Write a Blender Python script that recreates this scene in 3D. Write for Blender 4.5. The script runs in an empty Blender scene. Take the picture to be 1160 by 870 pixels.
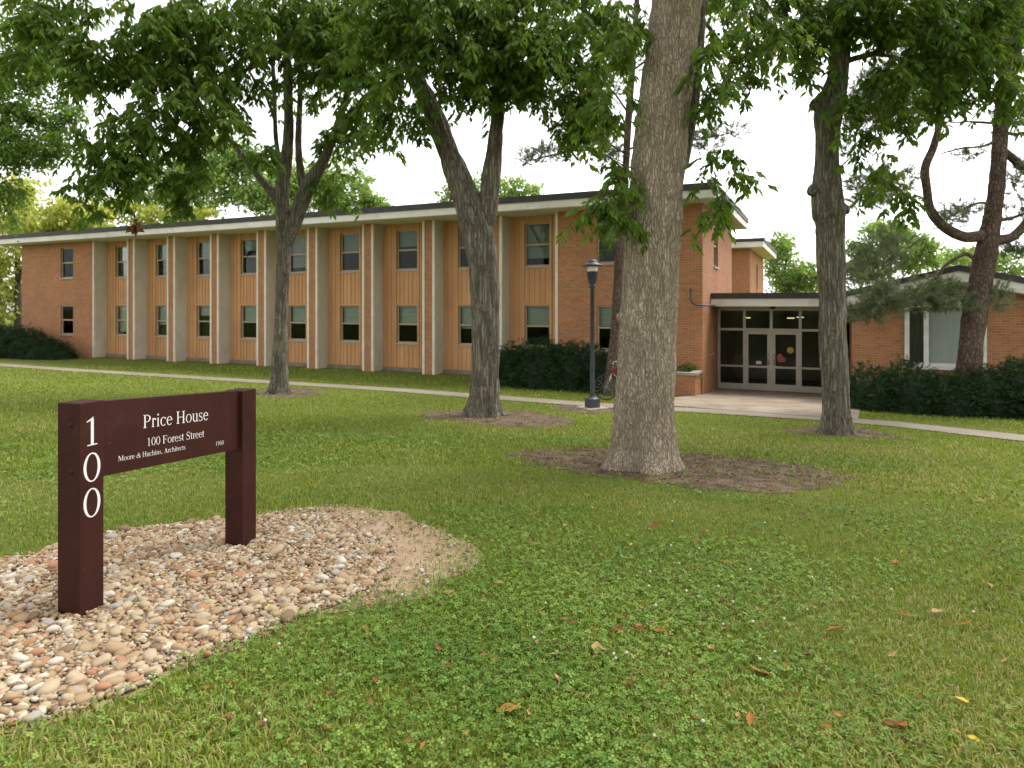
import bpy, math, random
import numpy as np
from mathutils import Vector, Matrix, noise as mnoise

random.seed(7)
rng = np.random.default_rng(11)
SC = bpy.context.scene
COL = SC.collection
PI = math.pi

# ------------------------------------------------------------------ camera, sky, sun, exposure
F_PX, CX, HOR = 762.0, 580.0, 346.0
CAM_Z = 2.8
cam_d = bpy.data.cameras.new("camera")
cam = bpy.data.objects.new("camera", cam_d)
COL.objects.link(cam)
cam.location = (0, 0, CAM_Z)
cam.rotation_euler = (PI / 2, 0, 0)
cam_d.sensor_width = 36
cam_d.lens = 36 * F_PX / 1160
cam_d.shift_y = -89 / 1160
cam_d.clip_start = 0.05
cam_d.clip_end = 3000
cam_d.dof.use_dof = True
cam_d.dof.focus_distance = 4.2
cam_d.dof.aperture_fstop = 3.2
SC.camera = cam

SUN_EL, SUN_AZ = math.radians(58), math.radians(55)      # azimuth measured clockwise from +Y
world = bpy.data.worlds.new("World")
SC.world = world
world.use_nodes = True
wn = world.node_tree.nodes
wl = world.node_tree.links
bg = wn["Background"]
sky = wn.new("ShaderNodeTexSky")
sky.sky_type = 'NISHITA'
sky.sun_disc = False
sky.sun_elevation = SUN_EL
sky.sun_rotation = SUN_AZ
sky.air_density = 1.0
sky.dust_density = 1.5
sky.ozone_density = 1.0
hsv = wn.new("ShaderNodeHueSaturation")
hsv.inputs["Saturation"].default_value = 0.07
wl.new(sky.outputs[0], hsv.inputs["Color"])
wl.new(hsv.outputs[0], bg.inputs["Color"])
bg.inputs["Strength"].default_value = 0.15

sun_d = bpy.data.lights.new("sun", 'SUN')
sun_d.energy = 1.3
sun_d.angle = math.radians(22)
sun_d.color = (1.0, 0.95, 0.87)
sun = bpy.data.objects.new("sun", sun_d)
COL.objects.link(sun)
sd = Vector((math.sin(SUN_AZ) * math.cos(SUN_EL), math.cos(SUN_AZ) * math.cos(SUN_EL), math.sin(SUN_EL)))
sun.rotation_euler = sd.to_track_quat('Z', 'Y').to_euler()
sun.location = sd * 40

SC.view_settings.view_transform = 'Standard'
SC.view_settings.look = 'None'
SC.view_settings.gamma = 1
SC.view_settings.use_curve_mapping = False
SC.view_settings.exposure = 1.46
SC.render.engine = 'CYCLES'
SC.cycles.use_denoising = True
SC.cycles.max_bounces = 6
SC.cycles.diffuse_bounces = 3
SC.cycles.glossy_bounces = 3
SC.cycles.transmission_bounces = 4
SC.cycles.transparent_max_bounces = 8
SC.cycles.caustics_reflective = False
SC.cycles.caustics_refractive = False

# ------------------------------------------------------------------ frame of the place
# facade frame: corner C, local x runs right along the facade, local y runs into the building
CXW, CYW = 5.95, 21.0
FA = -math.atan2(.422, .906)
KS = 0.062


def sstep(a, b, x):
    t = np.clip((x - a) / (b - a), 0, 1)
    return t * t * (3 - 2 * t)


def su(x, y):
    """distance in front of the facade, distance leftwards along it"""
    dx, dy = np.asarray(x) - CXW, np.asarray(y) - CYW
    return -(.422 * dx + .906 * dy), -.906 * dx + .422 * dy


def gz(x, y):
    s, u = su(x, y)
    z = KS * s
    fl = -.24 + .44 * sstep(-.5, 3.5, u) + .30 * sstep(3.5, 6.5, -u)
    d = z - fl
    z = fl + 0.5 * (d + np.sqrt(d * d + .01))
    return np.where(s > 22, KS * 22 + .1 * KS * (s - 22), z)


def ground_at(px, py):
    """ground point seen at a pixel of the photograph (used to lay out the plan)"""
    dx, dz = (px - CX) / F_PX, (HOR - py) / F_PX
    lo, hi = 0.5, 400.0
    t = lo
    prev = CAM_Z
    while t < hi:
        h = CAM_Z + dz * t - float(gz(dx * t, t))
        if h < 0:
            a, b = t - max(.02, t * .01), t
            for _ in range(30):
                m = .5 * (a + b)
                if CAM_Z + dz * m - float(gz(dx * m, m)) < 0: b = m
                else: a = m
            return Vector((dx * b, b, float(gz(dx * b, b))))
        t += max(.02, t * .01)
    return Vector((dx * hi, hi, 0))


def at(px, py, d):
    return Vector(((px - CX) / F_PX * d, d, CAM_Z + (HOR - py) / F_PX * d))


# ------------------------------------------------------------------ helpers: noise
_P = np.random.default_rng(3).permutation(4096).astype(np.int64)


def _h(i, j, k):
    return _P[(_P[(_P[i & 4095] + j) & 4095] + k) & 4095] / 4095.0


def vnoise(x, y, z=0.0):
    x, y, z = np.broadcast_arrays(np.asarray(x, float), np.asarray(y, float), np.asarray(z, float))
    i, j, k = np.floor(x).astype(np.int64), np.floor(y).astype(np.int64), np.floor(z).astype(np.int64)
    f, g, h = x - i, y - j, z - k
    f, g, h = f * f * (3 - 2 * f), g * g * (3 - 2 * g), h * h * (3 - 2 * h)
    r = 0
    for a in (0, 1):
        for b in (0, 1):
            for c in (0, 1):
                w = (f if a else 1 - f) * (g if b else 1 - g) * (h if c else 1 - h)
                r = r + w * _h(i + a, j + b, k + c)
    return r * 2 - 1


def fbm(x, y, z=0.0, o=3):
    r, a = 0, 1.0
    for q in range(o):
        r = r + a * vnoise(x * 2 ** q + 17.3 * q, y * 2 ** q + 5.1 * q, np.asarray(z) * 2 ** q + 9.7 * q)
        a *= .5
    return r


# ------------------------------------------------------------------ helpers: materials
MATS = {}


def nmat(name):
    m = bpy.data.materials.new(name)
    m.use_nodes = True
    MATS[name] = m
    nt = m.node_tree
    return m, nt.nodes, nt.links, nt.nodes["Principled BSDF"]


def mat(name, c, c2=None, rough=.6, scale=8, stretch=(1, 1, 1), bump=0.0, bscale=None, spec=.4, metal=0.0, detail=4, lo=.35, hi=.65):
    """two natural colours mixed by noise, with a matching bump"""
    m, n, l, p = nmat(name)
    p.inputs["Roughness"].default_value = rough
    p.inputs["Metallic"].default_value = metal
    p.inputs["Specular IOR Level"].default_value = spec
    p.inputs["Base Color"].default_value = (*c, 1)
    tc = n.new("ShaderNodeTexCoord")
    mp = n.new("ShaderNodeMapping")
    mp.inputs["Scale"].default_value = stretch
    l.new(tc.outputs["Object"], mp.inputs["Vector"])
    if c2 is not None:
        nz = n.new("ShaderNodeTexNoise")
        nz.inputs["Scale"].default_value = scale
        nz.inputs["Detail"].default_value = detail
        l.new(mp.outputs[0], nz.inputs["Vector"])
        r = n.new("ShaderNodeValToRGB")
        r.color_ramp.elements[0].position = lo
        r.color_ramp.elements[1].position = hi
        r.color_ramp.elements[0].color = (*c, 1)
        r.color_ramp.elements[1].color = (*c2, 1)
        l.new(nz.outputs["Fac"], r.inputs[0])
        l.new(r.outputs[0], p.inputs["Base Color"])
    if bump:
        nb = n.new("ShaderNodeTexNoise")
        nb.inputs["Scale"].default_value = bscale or scale * 3
        nb.inputs["Detail"].default_value = 4
        l.new(mp.outputs[0], nb.inputs["Vector"])
        b = n.new("ShaderNodeBump")
        b.inputs["Strength"].default_value = bump
        b.inputs["Distance"].default_value = .02
        l.new(nb.outputs["Fac"], b.inputs["Height"])
        l.new(b.outputs[0], p.inputs["Normal"])
    return m


def brick_mat(name, c1, c2, mortar):
    m, n, l, p = nmat(name)
    uv = n.new("ShaderNodeUVMap")
    uv.uv_map = "UVMap"
    b = n.new("ShaderNodeTexBrick")
    b.inputs["Scale"].default_value = 1
    b.inputs["Brick Width"].default_value = .215
    b.inputs["Row Height"].default_value = .075
    b.inputs["Mortar Size"].default_value = .008
    b.inputs["Mortar Smooth"].default_value = .3
    b.inputs["Color1"].default_value = (*c1, 1)
    b.inputs["Color2"].default_value = (*c2, 1)
    b.inputs["Mortar"].default_value = (*mortar, 1)
    l.new(uv.outputs[0], b.inputs["Vector"])
    nz = n.new("ShaderNodeTexNoise")
    nz.inputs["Scale"].default_value = .9
    nz.inputs["Detail"].default_value = 6
    l.new(uv.outputs[0], nz.inputs["Vector"])
    mr = n.new("ShaderNodeMapRange")
    mr.inputs["From Min"].default_value = .3
    mr.inputs["From Max"].default_value = .7
    mr.inputs["To Min"].default_value = .9
    mr.inputs["To Max"].default_value = 1.07
    l.new(nz.outputs["Fac"], mr.inputs["Value"])
    mx = n.new("ShaderNodeMix")
    mx.data_type = 'RGBA'
    mx.blend_type = 'MULTIPLY'
    mx.inputs["Factor"].default_value = 1
    l.new(b.outputs["Color"], mx.inputs["A"])
    l.new(mr.outputs[0], mx.inputs["B"])
    l.new(mx.outputs["Result"], p.inputs["Base Color"])
    bp = n.new("ShaderNodeBump")
    bp.inputs["Strength"].default_value = .5
    bp.inputs["Distance"].default_value = .006
    bp.invert = True
    l.new(b.outputs["Fac"], bp.inputs["Height"])
    l.new(bp.outputs[0], p.inputs["Normal"])
    p.inputs["Roughness"].default_value = .85
    p.inputs["Specular IOR Level"].default_value = .2
    return m


def leaf_mat(name, cols, trans=.35, rough=.45, spec=.35, ttint=(1.25, 1.3, .6)):
    """leaf colour picked per leaf from a ramp of natural colours; thin leaves let light through"""
    m, n, l, p = nmat(name)
    a = n.new("ShaderNodeAttribute")
    a.attribute_name = "tint"
    r = n.new("ShaderNodeValToRGB")
    cr = r.color_ramp
    while len(cr.elements) < len(cols):
        cr.elements.new(.5)
    for i, (pos, c) in enumerate(cols):
        cr.elements[i].position = pos
        cr.elements[i].color = (*c, 1)
    l.new(a.outputs["Fac"], r.inputs[0])
    l.new(r.outputs[0], p.inputs["Base Color"])
    p.inputs["Roughness"].default_value = rough
    p.inputs["Specular IOR Level"].default_value = spec
    if trans:
        t = n.new("ShaderNodeBsdfTranslucent")
        mu = n.new("ShaderNodeMix")
        mu.data_type = 'RGBA'
        mu.blend_type = 'MULTIPLY'
        mu.inputs["Factor"].default_value = 1
        mu.inputs["B"].default_value = (*ttint, 1)
        l.new(r.outputs[0], mu.inputs["A"])
        l.new(mu.outputs["Result"], t.inputs["Color"])
        ms = n.new("ShaderNodeMixShader")
        ms.inputs[0].default_value = trans
        l.new(p.outputs[0], ms.inputs[1])
        l.new(t.outputs[0], ms.inputs[2])
        l.new(ms.outputs[0], n["Material Output"].inputs["Surface"])
    return m


def bark_mat(name, lo, hi, moss=None, sx=22, sz=.16, crack=(.03, .025, .02), edge=.22):
    """plated bark: long cells parted by dark cracks, fibres inside the plates, blotches over all"""
    m, n, l, p = nmat(name)
    tc = n.new("ShaderNodeTexCoord")

    def node(t, **k):
        q = n.new(t)
        for a, b in k.items(): q.inputs[a].default_value = b
        return q

    def maprange(src, a, b, c, d):
        q = node("ShaderNodeMapRange", **{"From Min": a, "From Max": b, "To Min": c, "To Max": d})
        l.new(src, q.inputs["Value"])
        return q.outputs[0]

    def mix(f, a, b, mode='MIX'):
        q = n.new("ShaderNodeMix"); q.data_type = 'RGBA'; q.blend_type = mode
        for sock, val in (("Factor", f), ("A", a), ("B", b)):
            if hasattr(val, "links"): l.new(val, q.inputs[sock])
            else: q.inputs[sock].default_value = val
        return q.outputs["Result"]
    wob = node("ShaderNodeTexNoise", Scale=9.0, Detail=3.0)
    l.new(tc.outputs["Object"], wob.inputs["Vector"])
    add = n.new("ShaderNodeVectorMath"); add.operation = 'MULTIPLY_ADD'
    l.new(wob.outputs["Color"], add.inputs[0]); add.inputs[1].default_value = (.07, .07, .07)
    l.new(tc.outputs["Object"], add.inputs[2])
    mp = n.new("ShaderNodeMapping"); mp.inputs["Scale"].default_value = (1, 1, sz)
    l.new(add.outputs[0], mp.inputs["Vector"])
    vo = node("ShaderNodeTexVoronoi", Scale=sx); vo.feature = 'DISTANCE_TO_EDGE'
    l.new(mp.outputs[0], vo.inputs["Vector"])
    fib = node("ShaderNodeTexNoise", Scale=sx * 2.6, Detail=7.0, Roughness=.65)
    l.new(mp.outputs[0], fib.inputs["Vector"])
    grain = node("ShaderNodeTexNoise", Scale=70.0, Detail=4.0)
    l.new(tc.outputs["Object"], grain.inputs["Vector"])
    big = node("ShaderNodeTexNoise", Scale=1.9, Detail=5.0)
    l.new(tc.outputs["Object"], big.inputs["Vector"])
    at_ = n.new("ShaderNodeAttribute"); at_.attribute_name = "tint"
    plate = mix(maprange(fib.outputs["Fac"], .3, .7, 0, 1), (*lo, 1), (*hi, 1))
    plate = mix(1.0, plate, maprange(grain.outputs["Fac"], .3, .7, .8, 1.15), 'MULTIPLY')
    plate = mix(1.0, plate, maprange(big.outputs["Fac"], .3, .7, .8, 1.18), 'MULTIPLY')
    if moss: plate = mix(maprange(big.outputs["Fac"], .48, .68, 0, .65), plate, (*moss, 1))
    c = mix(maprange(vo.outputs["Distance"], 0, edge, .85, 0), plate, (*crack, 1))
    c = mix(maprange(at_.outputs["Fac"], 0, .42, .6, 0), c, (*crack, 1))
    l.new(c, p.inputs["Base Color"])
    h = n.new("ShaderNodeMath"); h.operation = 'ADD'
    l.new(maprange(vo.outputs["Distance"], 0, edge * 1.3, 0, 1), h.inputs[0])
    l.new(maprange(fib.outputs["Fac"], .2, .8, 0, .6), h.inputs[1])
    b = node("ShaderNodeBump", Strength=.8, Distance=.025)
    l.new(h.outputs[0], b.inputs["Height"]); l.new(b.outputs[0], p.inputs["Normal"])
    p.inputs["Roughness"].default_value = .9
    p.inputs["Specular IOR Level"].default_value = .12
    return m


# ------------------------------------------------------------------ helpers: meshes and tags
def tag(o, label=None, cat=None, group=None, kind=None):
    if label: o["label"] = label
    if cat: o["category"] = cat
    if group: o["group"] = group
    if kind: o["kind"] = kind
    return o


def empty(name, loc, rotz=0, label=None, cat=None, group=None):
    o = bpy.data.objects.new(name, None)
    o.empty_display_size = .2
    COL.objects.link(o)
    o.location = loc
    o.rotation_euler = (0, 0, rotz)
    bpy.context.view_layer.update()
    return tag(o, label, cat, group)


def link(name, me, parent=None, loc=None):
    o = bpy.data.objects.new(name, me)
    COL.objects.link(o)
    if parent is not None: o.parent = parent
    if loc is not None: o.location = loc
    return o


def npmesh(name, V, T, mats, tint=None, mi=None, smooth=False, colattr=None):
    """fast mesh from arrays: V (n,3), T (m,k)"""
    V = np.ascontiguousarray(V, dtype=np.float32)
    T = np.ascontiguousarray(T, dtype=np.int32)
    me = bpy.data.meshes.new(name)
    me.vertices.add(len(V))
    me.vertices.foreach_set("co", V.ravel())
    m, k = T.shape
    me.loops.add(m * k)
    me.loops.foreach_set("vertex_index", T.ravel())
    me.polygons.add(m)
    me.polygons.foreach_set("loop_start", np.arange(0, m * k, k, dtype=np.int32))
    if mi is not None: me.polygons.foreach_set("material_index", np.asarray(mi, dtype=np.int32))
    if smooth: me.polygons.foreach_set("use_smooth", np.ones(m, dtype=bool))
    for q in mats: me.materials.append(q)
    if tint is not None:
        a = me.attributes.new("tint", 'FLOAT', 'POINT')
        a.data.foreach_set("value", np.asarray(tint, dtype=np.float32))
    if colattr is not None:
        a = me.attributes.new("stone_colour", 'FLOAT_COLOR', 'POINT')
        a.data.foreach_set("color", np.asarray(colattr, dtype=np.float32).ravel())
    me.update(calc_edges=True)
    return me


class MB:
    """collects boxes, bars, tubes, lathes; build() links them as ONE mesh"""
    def __init__(s):
        s.v, s.f, s.sm, s.mi = [], [], [], []
        s.cur = 0

    def poly(s, pts, smooth=False):
        i = len(s.v)
        s.v += [tuple(p) for p in pts]
        s.f.append(tuple(range(i, i + len(pts))))
        s.sm.append(smooth); s.mi.append(s.cur)

    def box(s, x0, y0, z0, x1, y1, z1):
        x0, x1 = min(x0, x1), max(x0, x1); y0, y1 = min(y0, y1), max(y0, y1); z0, z1 = min(z0, z1), max(z0, z1)
        i = len(s.v)
        s.v += [(x0, y0, z0), (x1, y0, z0), (x1, y1, z0), (x0, y1, z0), (x0, y0, z1), (x1, y0, z1), (x1, y1, z1), (x0, y1, z1)]
        for q in ((0, 3, 2, 1), (4, 5, 6, 7), (0, 1, 5, 4), (1, 2, 6, 5), (2, 3, 7, 6), (3, 0, 4, 7)):
            s.f.append(tuple(i + k for k in q)); s.sm.append(False); s.mi.append(s.cur)

    def prism(s, pts, off):
        """closed prism: polygon pts swept by vector off"""
        n = len(pts)
        a = [Vector(p) for p in pts]; b = [p + Vector(off) for p in a]
        s.poly(a[::-1]); s.poly(b)
        for k in range(n):
            s.poly([a[k], a[(k + 1) % n], b[(k + 1) % n], b[k]])

    def tube(s, pts, r, n=10, cap=True):
        pts = [Vector(p) for p in pts]
        rs = r if isinstance(r, (list, tuple)) else [r] * len(pts)
        base = len(s.v)
        for k, p in enumerate(pts):
            t = (pts[min(k + 1, len(pts) - 1)] - pts[max(k - 1, 0)]).normalized()
            a = Vector((0, 0, 1)) if abs(t.z) < .9 else Vector((1, 0, 0))
            e1 = t.cross(a).normalized(); e2 = t.cross(e1).normalized()
            for q in range(n):
                w = 2 * PI * q / n
                s.v.append(tuple(p + (e1 * math.cos(w) + e2 * math.sin(w)) * rs[k]))
        for k in range(len(pts) - 1):
            for q in range(n):
                a, b = base + k * n + q, base + k * n + (q + 1) % n
                s.f.append((a, b, b + n, a + n)); s.sm.append(True); s.mi.append(s.cur)
        if cap:
            s.f.append(tuple(base + q for q in range(n))[::-1]); s.sm.append(False); s.mi.append(s.cur)
            e = base + (len(pts) - 1) * n
            s.f.append(tuple(e + q for q in range(n))); s.sm.append(False); s.mi.append(s.cur)

    def lathe(s, prof, n=20, c=(0, 0, 0)):
        s_ = len(s.v)
        for r, z in prof:
            for q in range(n):
                w = 2 * PI * q / n
                s.v.append((c[0] + r * math.cos(w), c[1] + r * math.sin(w), c[2] + z))
        for k in range(len(prof) - 1):
            for q in range(n):
                a, b = s_ + k * n + q, s_ + k * n + (q + 1) % n
                s.f.append((a, b, b + n, a + n)); s.sm.append(True); s.mi.append(s.cur)

    def build(s, name, m, parent=None, loc=None, bevel=0.0, uv=True):
        me = bpy.data.meshes.new(name)
        me.from_pydata(s.v, [], s.f)
        for q in (m if isinstance(m, (list, tuple)) else [m]): me.materials.append(q)
        me.polygons.foreach_set("use_smooth", s.sm)
        me.polygons.foreach_set("material_index", s.mi)
        me.update()
        if uv:
            ul = me.uv_layers.new(name="UVMap")
            for p in me.polygons:
                nx, ny, nz_ = p.normal
                for li in p.loop_indices:
                    c = me.vertices[me.loops[li].vertex_index].co
                    if abs(nz_) > .7: ul.data[li].uv = (c.x, c.y)
                    elif abs(ny) > abs(nx): ul.data[li].uv = (c.x, c.z)
                    else: ul.data[li].uv = (c.y, c.z)
        o = link(name, me, parent, loc)
        if bevel:
            b = o.modifiers.new("bevel", 'BEVEL')
            b.width = bevel; b.segments = 2; b.limit_method = 'ANGLE'
        return o


def wall_quads(mb, origin, ax, x0, x1, z0, z1, holes, depth, inward):
    """front face of a wall with rectangular holes and their reveals; origin/ax/inward are 3-vectors"""
    O, A, I = Vector(origin), Vector(ax), Vector(inward)
    Z = Vector((0, 0, 1))
    xs = sorted({x0, x1, *[h[0] for h in holes], *[h[1] for h in holes]})
    zs = sorted({z0, z1, *[h[2] for h in holes], *[h[3] for h in holes]})
    P = lambda x, z, d=0: O + A * x + Z * z + I * d
    for i in range(len(xs) - 1):
        for j in range(len(zs) - 1):
            xm, zm = (xs[i] + xs[i + 1]) / 2, (zs[j] + zs[j + 1]) / 2
            if any(h[0] < xm < h[1] and h[2] < zm < h[3] for h in holes): continue
            mb.poly([P(xs[i], zs[j]), P(xs[i + 1], zs[j]), P(xs[i + 1], zs[j + 1]), P(xs[i], zs[j + 1])])
    for a, b, c, d in holes:
        mb.poly([P(a, c), P(a, c, depth), P(a, d, depth), P(a, d)])
        mb.poly([P(b, c), P(b, d), P(b, d, depth), P(b, c, depth)])
        mb.poly([P(a, c), P(b, c), P(b, c, depth), P(a, c, depth)])
        mb.poly([P(a, d), P(a, d, depth), P(b, d, depth), P(b, d)])


def copy_tree(o, parent=None):
    c = o.copy()
    COL.objects.link(c)
    if parent is not None:
        c.parent = parent
        c.matrix_parent_inverse = o.matrix_parent_inverse.copy()
    for ch in list(o.children):
        copy_tree(ch, c)
    return c


def in_poly(x, y, poly):
    r = np.zeros(np.shape(x), bool)
    n = len(poly)
    for i in range(n):
        x0, y0 = poly[i]; x1, y1 = poly[(i + 1) % n]
        c = ((y0 > y) != (y1 > y)) & (x < (x1 - x0) * (y - y0) / (y1 - y0 + 1e-12) + x0)
        r ^= c
    return r


def densify(poly, step, jit, seed=0):
    """closed plan polygon, smoothed and given a ragged edge"""
    pts = np.array(poly, float)
    out = []
    n = len(pts)
    for i in range(n):
        p0, p1, p2, p3 = pts[i - 1], pts[i], pts[(i + 1) % n], pts[(i + 2) % n]
        m = max(2, int(np.linalg.norm(p2 - p1) / step))
        for k in range(m):
            t = k / m
            out.append(.5 * (2 * p1 + (p2 - p0) * t + (2 * p0 - 5 * p1 + 4 * p2 - p3) * t * t + (3 * p1 - p0 - 3 * p2 + p3) * t ** 3))
    out = np.array(out)
    c = out.mean(0)
    d = out - c
    L = np.linalg.norm(d, axis=1, keepdims=True)
    nz = fbm(out[:, 0] * 3.1 + seed, out[:, 1] * 3.1, seed * 1.7, 4)[:, None]
    return out + d / L * nz * jit


def sheet(name, poly, h, m, cell=.25):
    """sheet that follows the ground a few mm above it, cut to a plan polygon"""
    import bmesh
    bm = bmesh.new()
    vs = [bm.verts.new((p[0], p[1], 0)) for p in poly]
    f = bm.faces.new(vs)
    bmesh.ops.triangulate(bm, faces=[f])
    xs, ys = [p[0] for p in poly], [p[1] for p in poly]
    for ax, lo, hi in ((0, min(xs), max(xs)), (1, min(ys), max(ys))):
        t = math.floor(lo / cell) * cell + cell
        while t < hi:
            no = (1, 0, 0) if ax == 0 else (0, 1, 0)
            co = (t, 0, 0) if ax == 0 else (0, t, 0)
            bmesh.ops.bisect_plane(bm, geom=bm.verts[:] + bm.edges[:] + bm.faces[:], plane_co=co, plane_no=no)
            t += cell
    for v in bm.verts: v.co.z = float(gz(v.co.x, v.co.y)) + h
    me = bpy.data.meshes.new(name)
    bmesh.ops.recalc_face_normals(bm, faces=bm.faces[:])
    if sum(fc.normal.z for fc in bm.faces) < 0: bmesh.ops.reverse_faces(bm, faces=bm.faces[:])
    bm.to_mesh(me); bm.free()
    me.materials.append(m)
    return tag(link(name, me), kind='structure')

# ------------------------------------------------------------------ materials
M_BRICK = brick_mat("brick", (.44, .19, .08), (.34, .137, .056), (.37, .27, .19))
M_WOOD = mat("ochre_boards", (.60, .33, .15), (.50, .255, .11), rough=.75, scale=.9, stretch=(3, 3, .35), lo=.3, hi=.7, bump=.06)
M_GREYP = mat("pier_panel", (.63, .58, .47), (.55, .50, .40), rough=.8, scale=1.2, stretch=(1, 1, .4))
M_CREAM = mat("cream_trim", (.72, .66, .53), (.62, .56, .44), rough=.6, scale=2.5)
M_WHITE = mat("white_fascia", (.78, .75, .68), (.66, .63, .56), rough=.6, scale=1.2, stretch=(1, 1, 3))
M_SOFF = mat("soffit", (.74, .70, .62), (.66, .62, .54), rough=.7, scale=1)
M_DARKROOF = mat("roof_edging", (.030, .025, .022), (.05, .042, .038), rough=.6, scale=3)
M_ROOFTOP = mat("roof_membrane", (.22, .21, .20), (.3, .29, .27), rough=.9, scale=3)
M_FRAME = mat("window_frame", (.42, .34, .23), (.36, .29, .2), rough=.5, scale=3)
M_ALU = mat("aluminium_frame", (.42, .38, .31), (.36, .33, .27), rough=.4, scale=3, metal=.3)
M_BLINDG = mat("pale_blind", (.24, .29, .235), (.19, .235, .19), rough=.8, scale=2, stretch=(1, 1, 8))
M_BLINDP = mat("faded_blind", (.46, .51, .44), (.39, .44, .38), rough=.8, scale=2, stretch=(1, 1, 8))
M_BLINDW = mat("white_blind", (.82, .82, .80), (.74, .74, .72), rough=.8, scale=2, stretch=(9, 9, .3))
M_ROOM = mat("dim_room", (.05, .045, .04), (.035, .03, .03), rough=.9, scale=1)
M_LOBBY = mat("lobby_walls", (.20, .175, .135), (.15, .13, .10), rough=.8, scale=1)
M_CONC = mat("concrete", (.40, .34, .27), (.33, .275, .215), rough=.9, scale=2.2, bump=.15, bscale=60)
M_STONEW = mat("stone_cap", (.36, .33, .27), (.27, .24, .2), rough=.9, scale=6, bump=.2)
M_BASEC = mat("base_concrete", (.25, .205, .15), (.18, .145, .105), rough=.9, scale=4, bump=.2)
M_SIGN = mat("maroon_paint", (.035, .0098, .0066), (.045, .0130, .0090), rough=.6, scale=5, stretch=(1, 1, .5), bump=.08, bscale=60, spec=.14)
def weather(m, c, scale, lo, hi):
    """chips and scuffs: sparse specks of another colour over the paint"""
    n, l = m.node_tree.nodes, m.node_tree.links
    p = n["Principled BSDF"]
    src = p.inputs["Base Color"].links[0].from_socket
    tc = n.new("ShaderNodeTexCoord")
    nz = n.new("ShaderNodeTexNoise"); nz.inputs["Scale"].default_value = scale; nz.inputs["Detail"].default_value = 6
    l.new(tc.outputs["Object"], nz.inputs["Vector"])
    mr = n.new("ShaderNodeMapRange"); mr.inputs["From Min"].default_value = lo; mr.inputs["From Max"].default_value = hi
    l.new(nz.outputs["Fac"], mr.inputs["Value"])
    mx = n.new("ShaderNodeMix"); mx.data_type = 'RGBA'
    l.new(mr.outputs[0], mx.inputs["Factor"]); l.new(src, mx.inputs["A"]); mx.inputs["B"].default_value = (*c, 1)
    l.new(mx.outputs["Result"], p.inputs["Base Color"])


weather(M_SIGN, (.055, .020, .016), 9, .55, .85)
weather(M_SIGN, (.30, .20, .15), 52, .735, .775)
M_LETTER = mat("letter_white", (.74, .72, .70), (.70, .68, .66), rough=.5, scale=30)
M_LAMP = mat("lamp_paint", (.035, .042, .052), (.05, .058, .068), rough=.5, scale=8)
M_FROST = mat("lamp_lens", (.72, .68, .55), (.66, .62, .5), rough=.25, scale=4)
M_RED = mat("red_enamel", (.30, .02, .025), (.25, .018, .022), rough=.3, scale=4)
M_RUBBER = mat("rubber", (.02, .02, .02), (.03, .03, .03), rough=.8, scale=10)
M_CHROME = mat("bright_metal", (.6, .6, .6), (.5, .5, .5), rough=.25, scale=10, metal=1)


def glass_mat():
    m, n, l, p = nmat("window_glass")
    n.remove(p)
    g = n.new("ShaderNodeBsdfGlossy"); g.inputs["Roughness"].default_value = .02
    g.inputs["Color"].default_value = (.9, .95, .92, 1)
    t = n.new("ShaderNodeBsdfTransparent"); t.inputs["Color"].default_value = (.85, .875, .85, 1)
    f = n.new("ShaderNodeFresnel"); f.inputs["IOR"].default_value = 1.2
    mx = n.new("ShaderNodeMixShader")
    tc = n.new("ShaderNodeTexCoord")
    nz = n.new("ShaderNodeTexNoise"); nz.inputs["Scale"].default_value = 1.6
    l.new(tc.outputs["Object"], nz.inputs["Vector"])
    b = n.new("ShaderNodeBump"); b.inputs["Strength"].default_value = .02; b.inputs["Distance"].default_value = .05
    l.new(nz.outputs["Fac"], b.inputs["Height"])
    l.new(b.outputs[0], g.inputs["Normal"])
    l.new(f.outputs[0], mx.inputs[0]); l.new(t.outputs[0], mx.inputs[1]); l.new(g.outputs[0], mx.inputs[2])
    l.new(mx.outputs[0], n["Material Output"].inputs["Surface"])
    return m


M_GLASS = glass_mat()


def emit_mat(name, c, s):
    m, n, l, p = nmat(name)
    p.inputs["Base Color"].default_value = (.8, .8, .75, 1)
    p.inputs["Emission Color"].default_value = (*c, 1)
    p.inputs["Emission Strength"].default_value = s
    return m


M_LIGHT = emit_mat("lobby_light", (1, .80, .45), .55)


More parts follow.
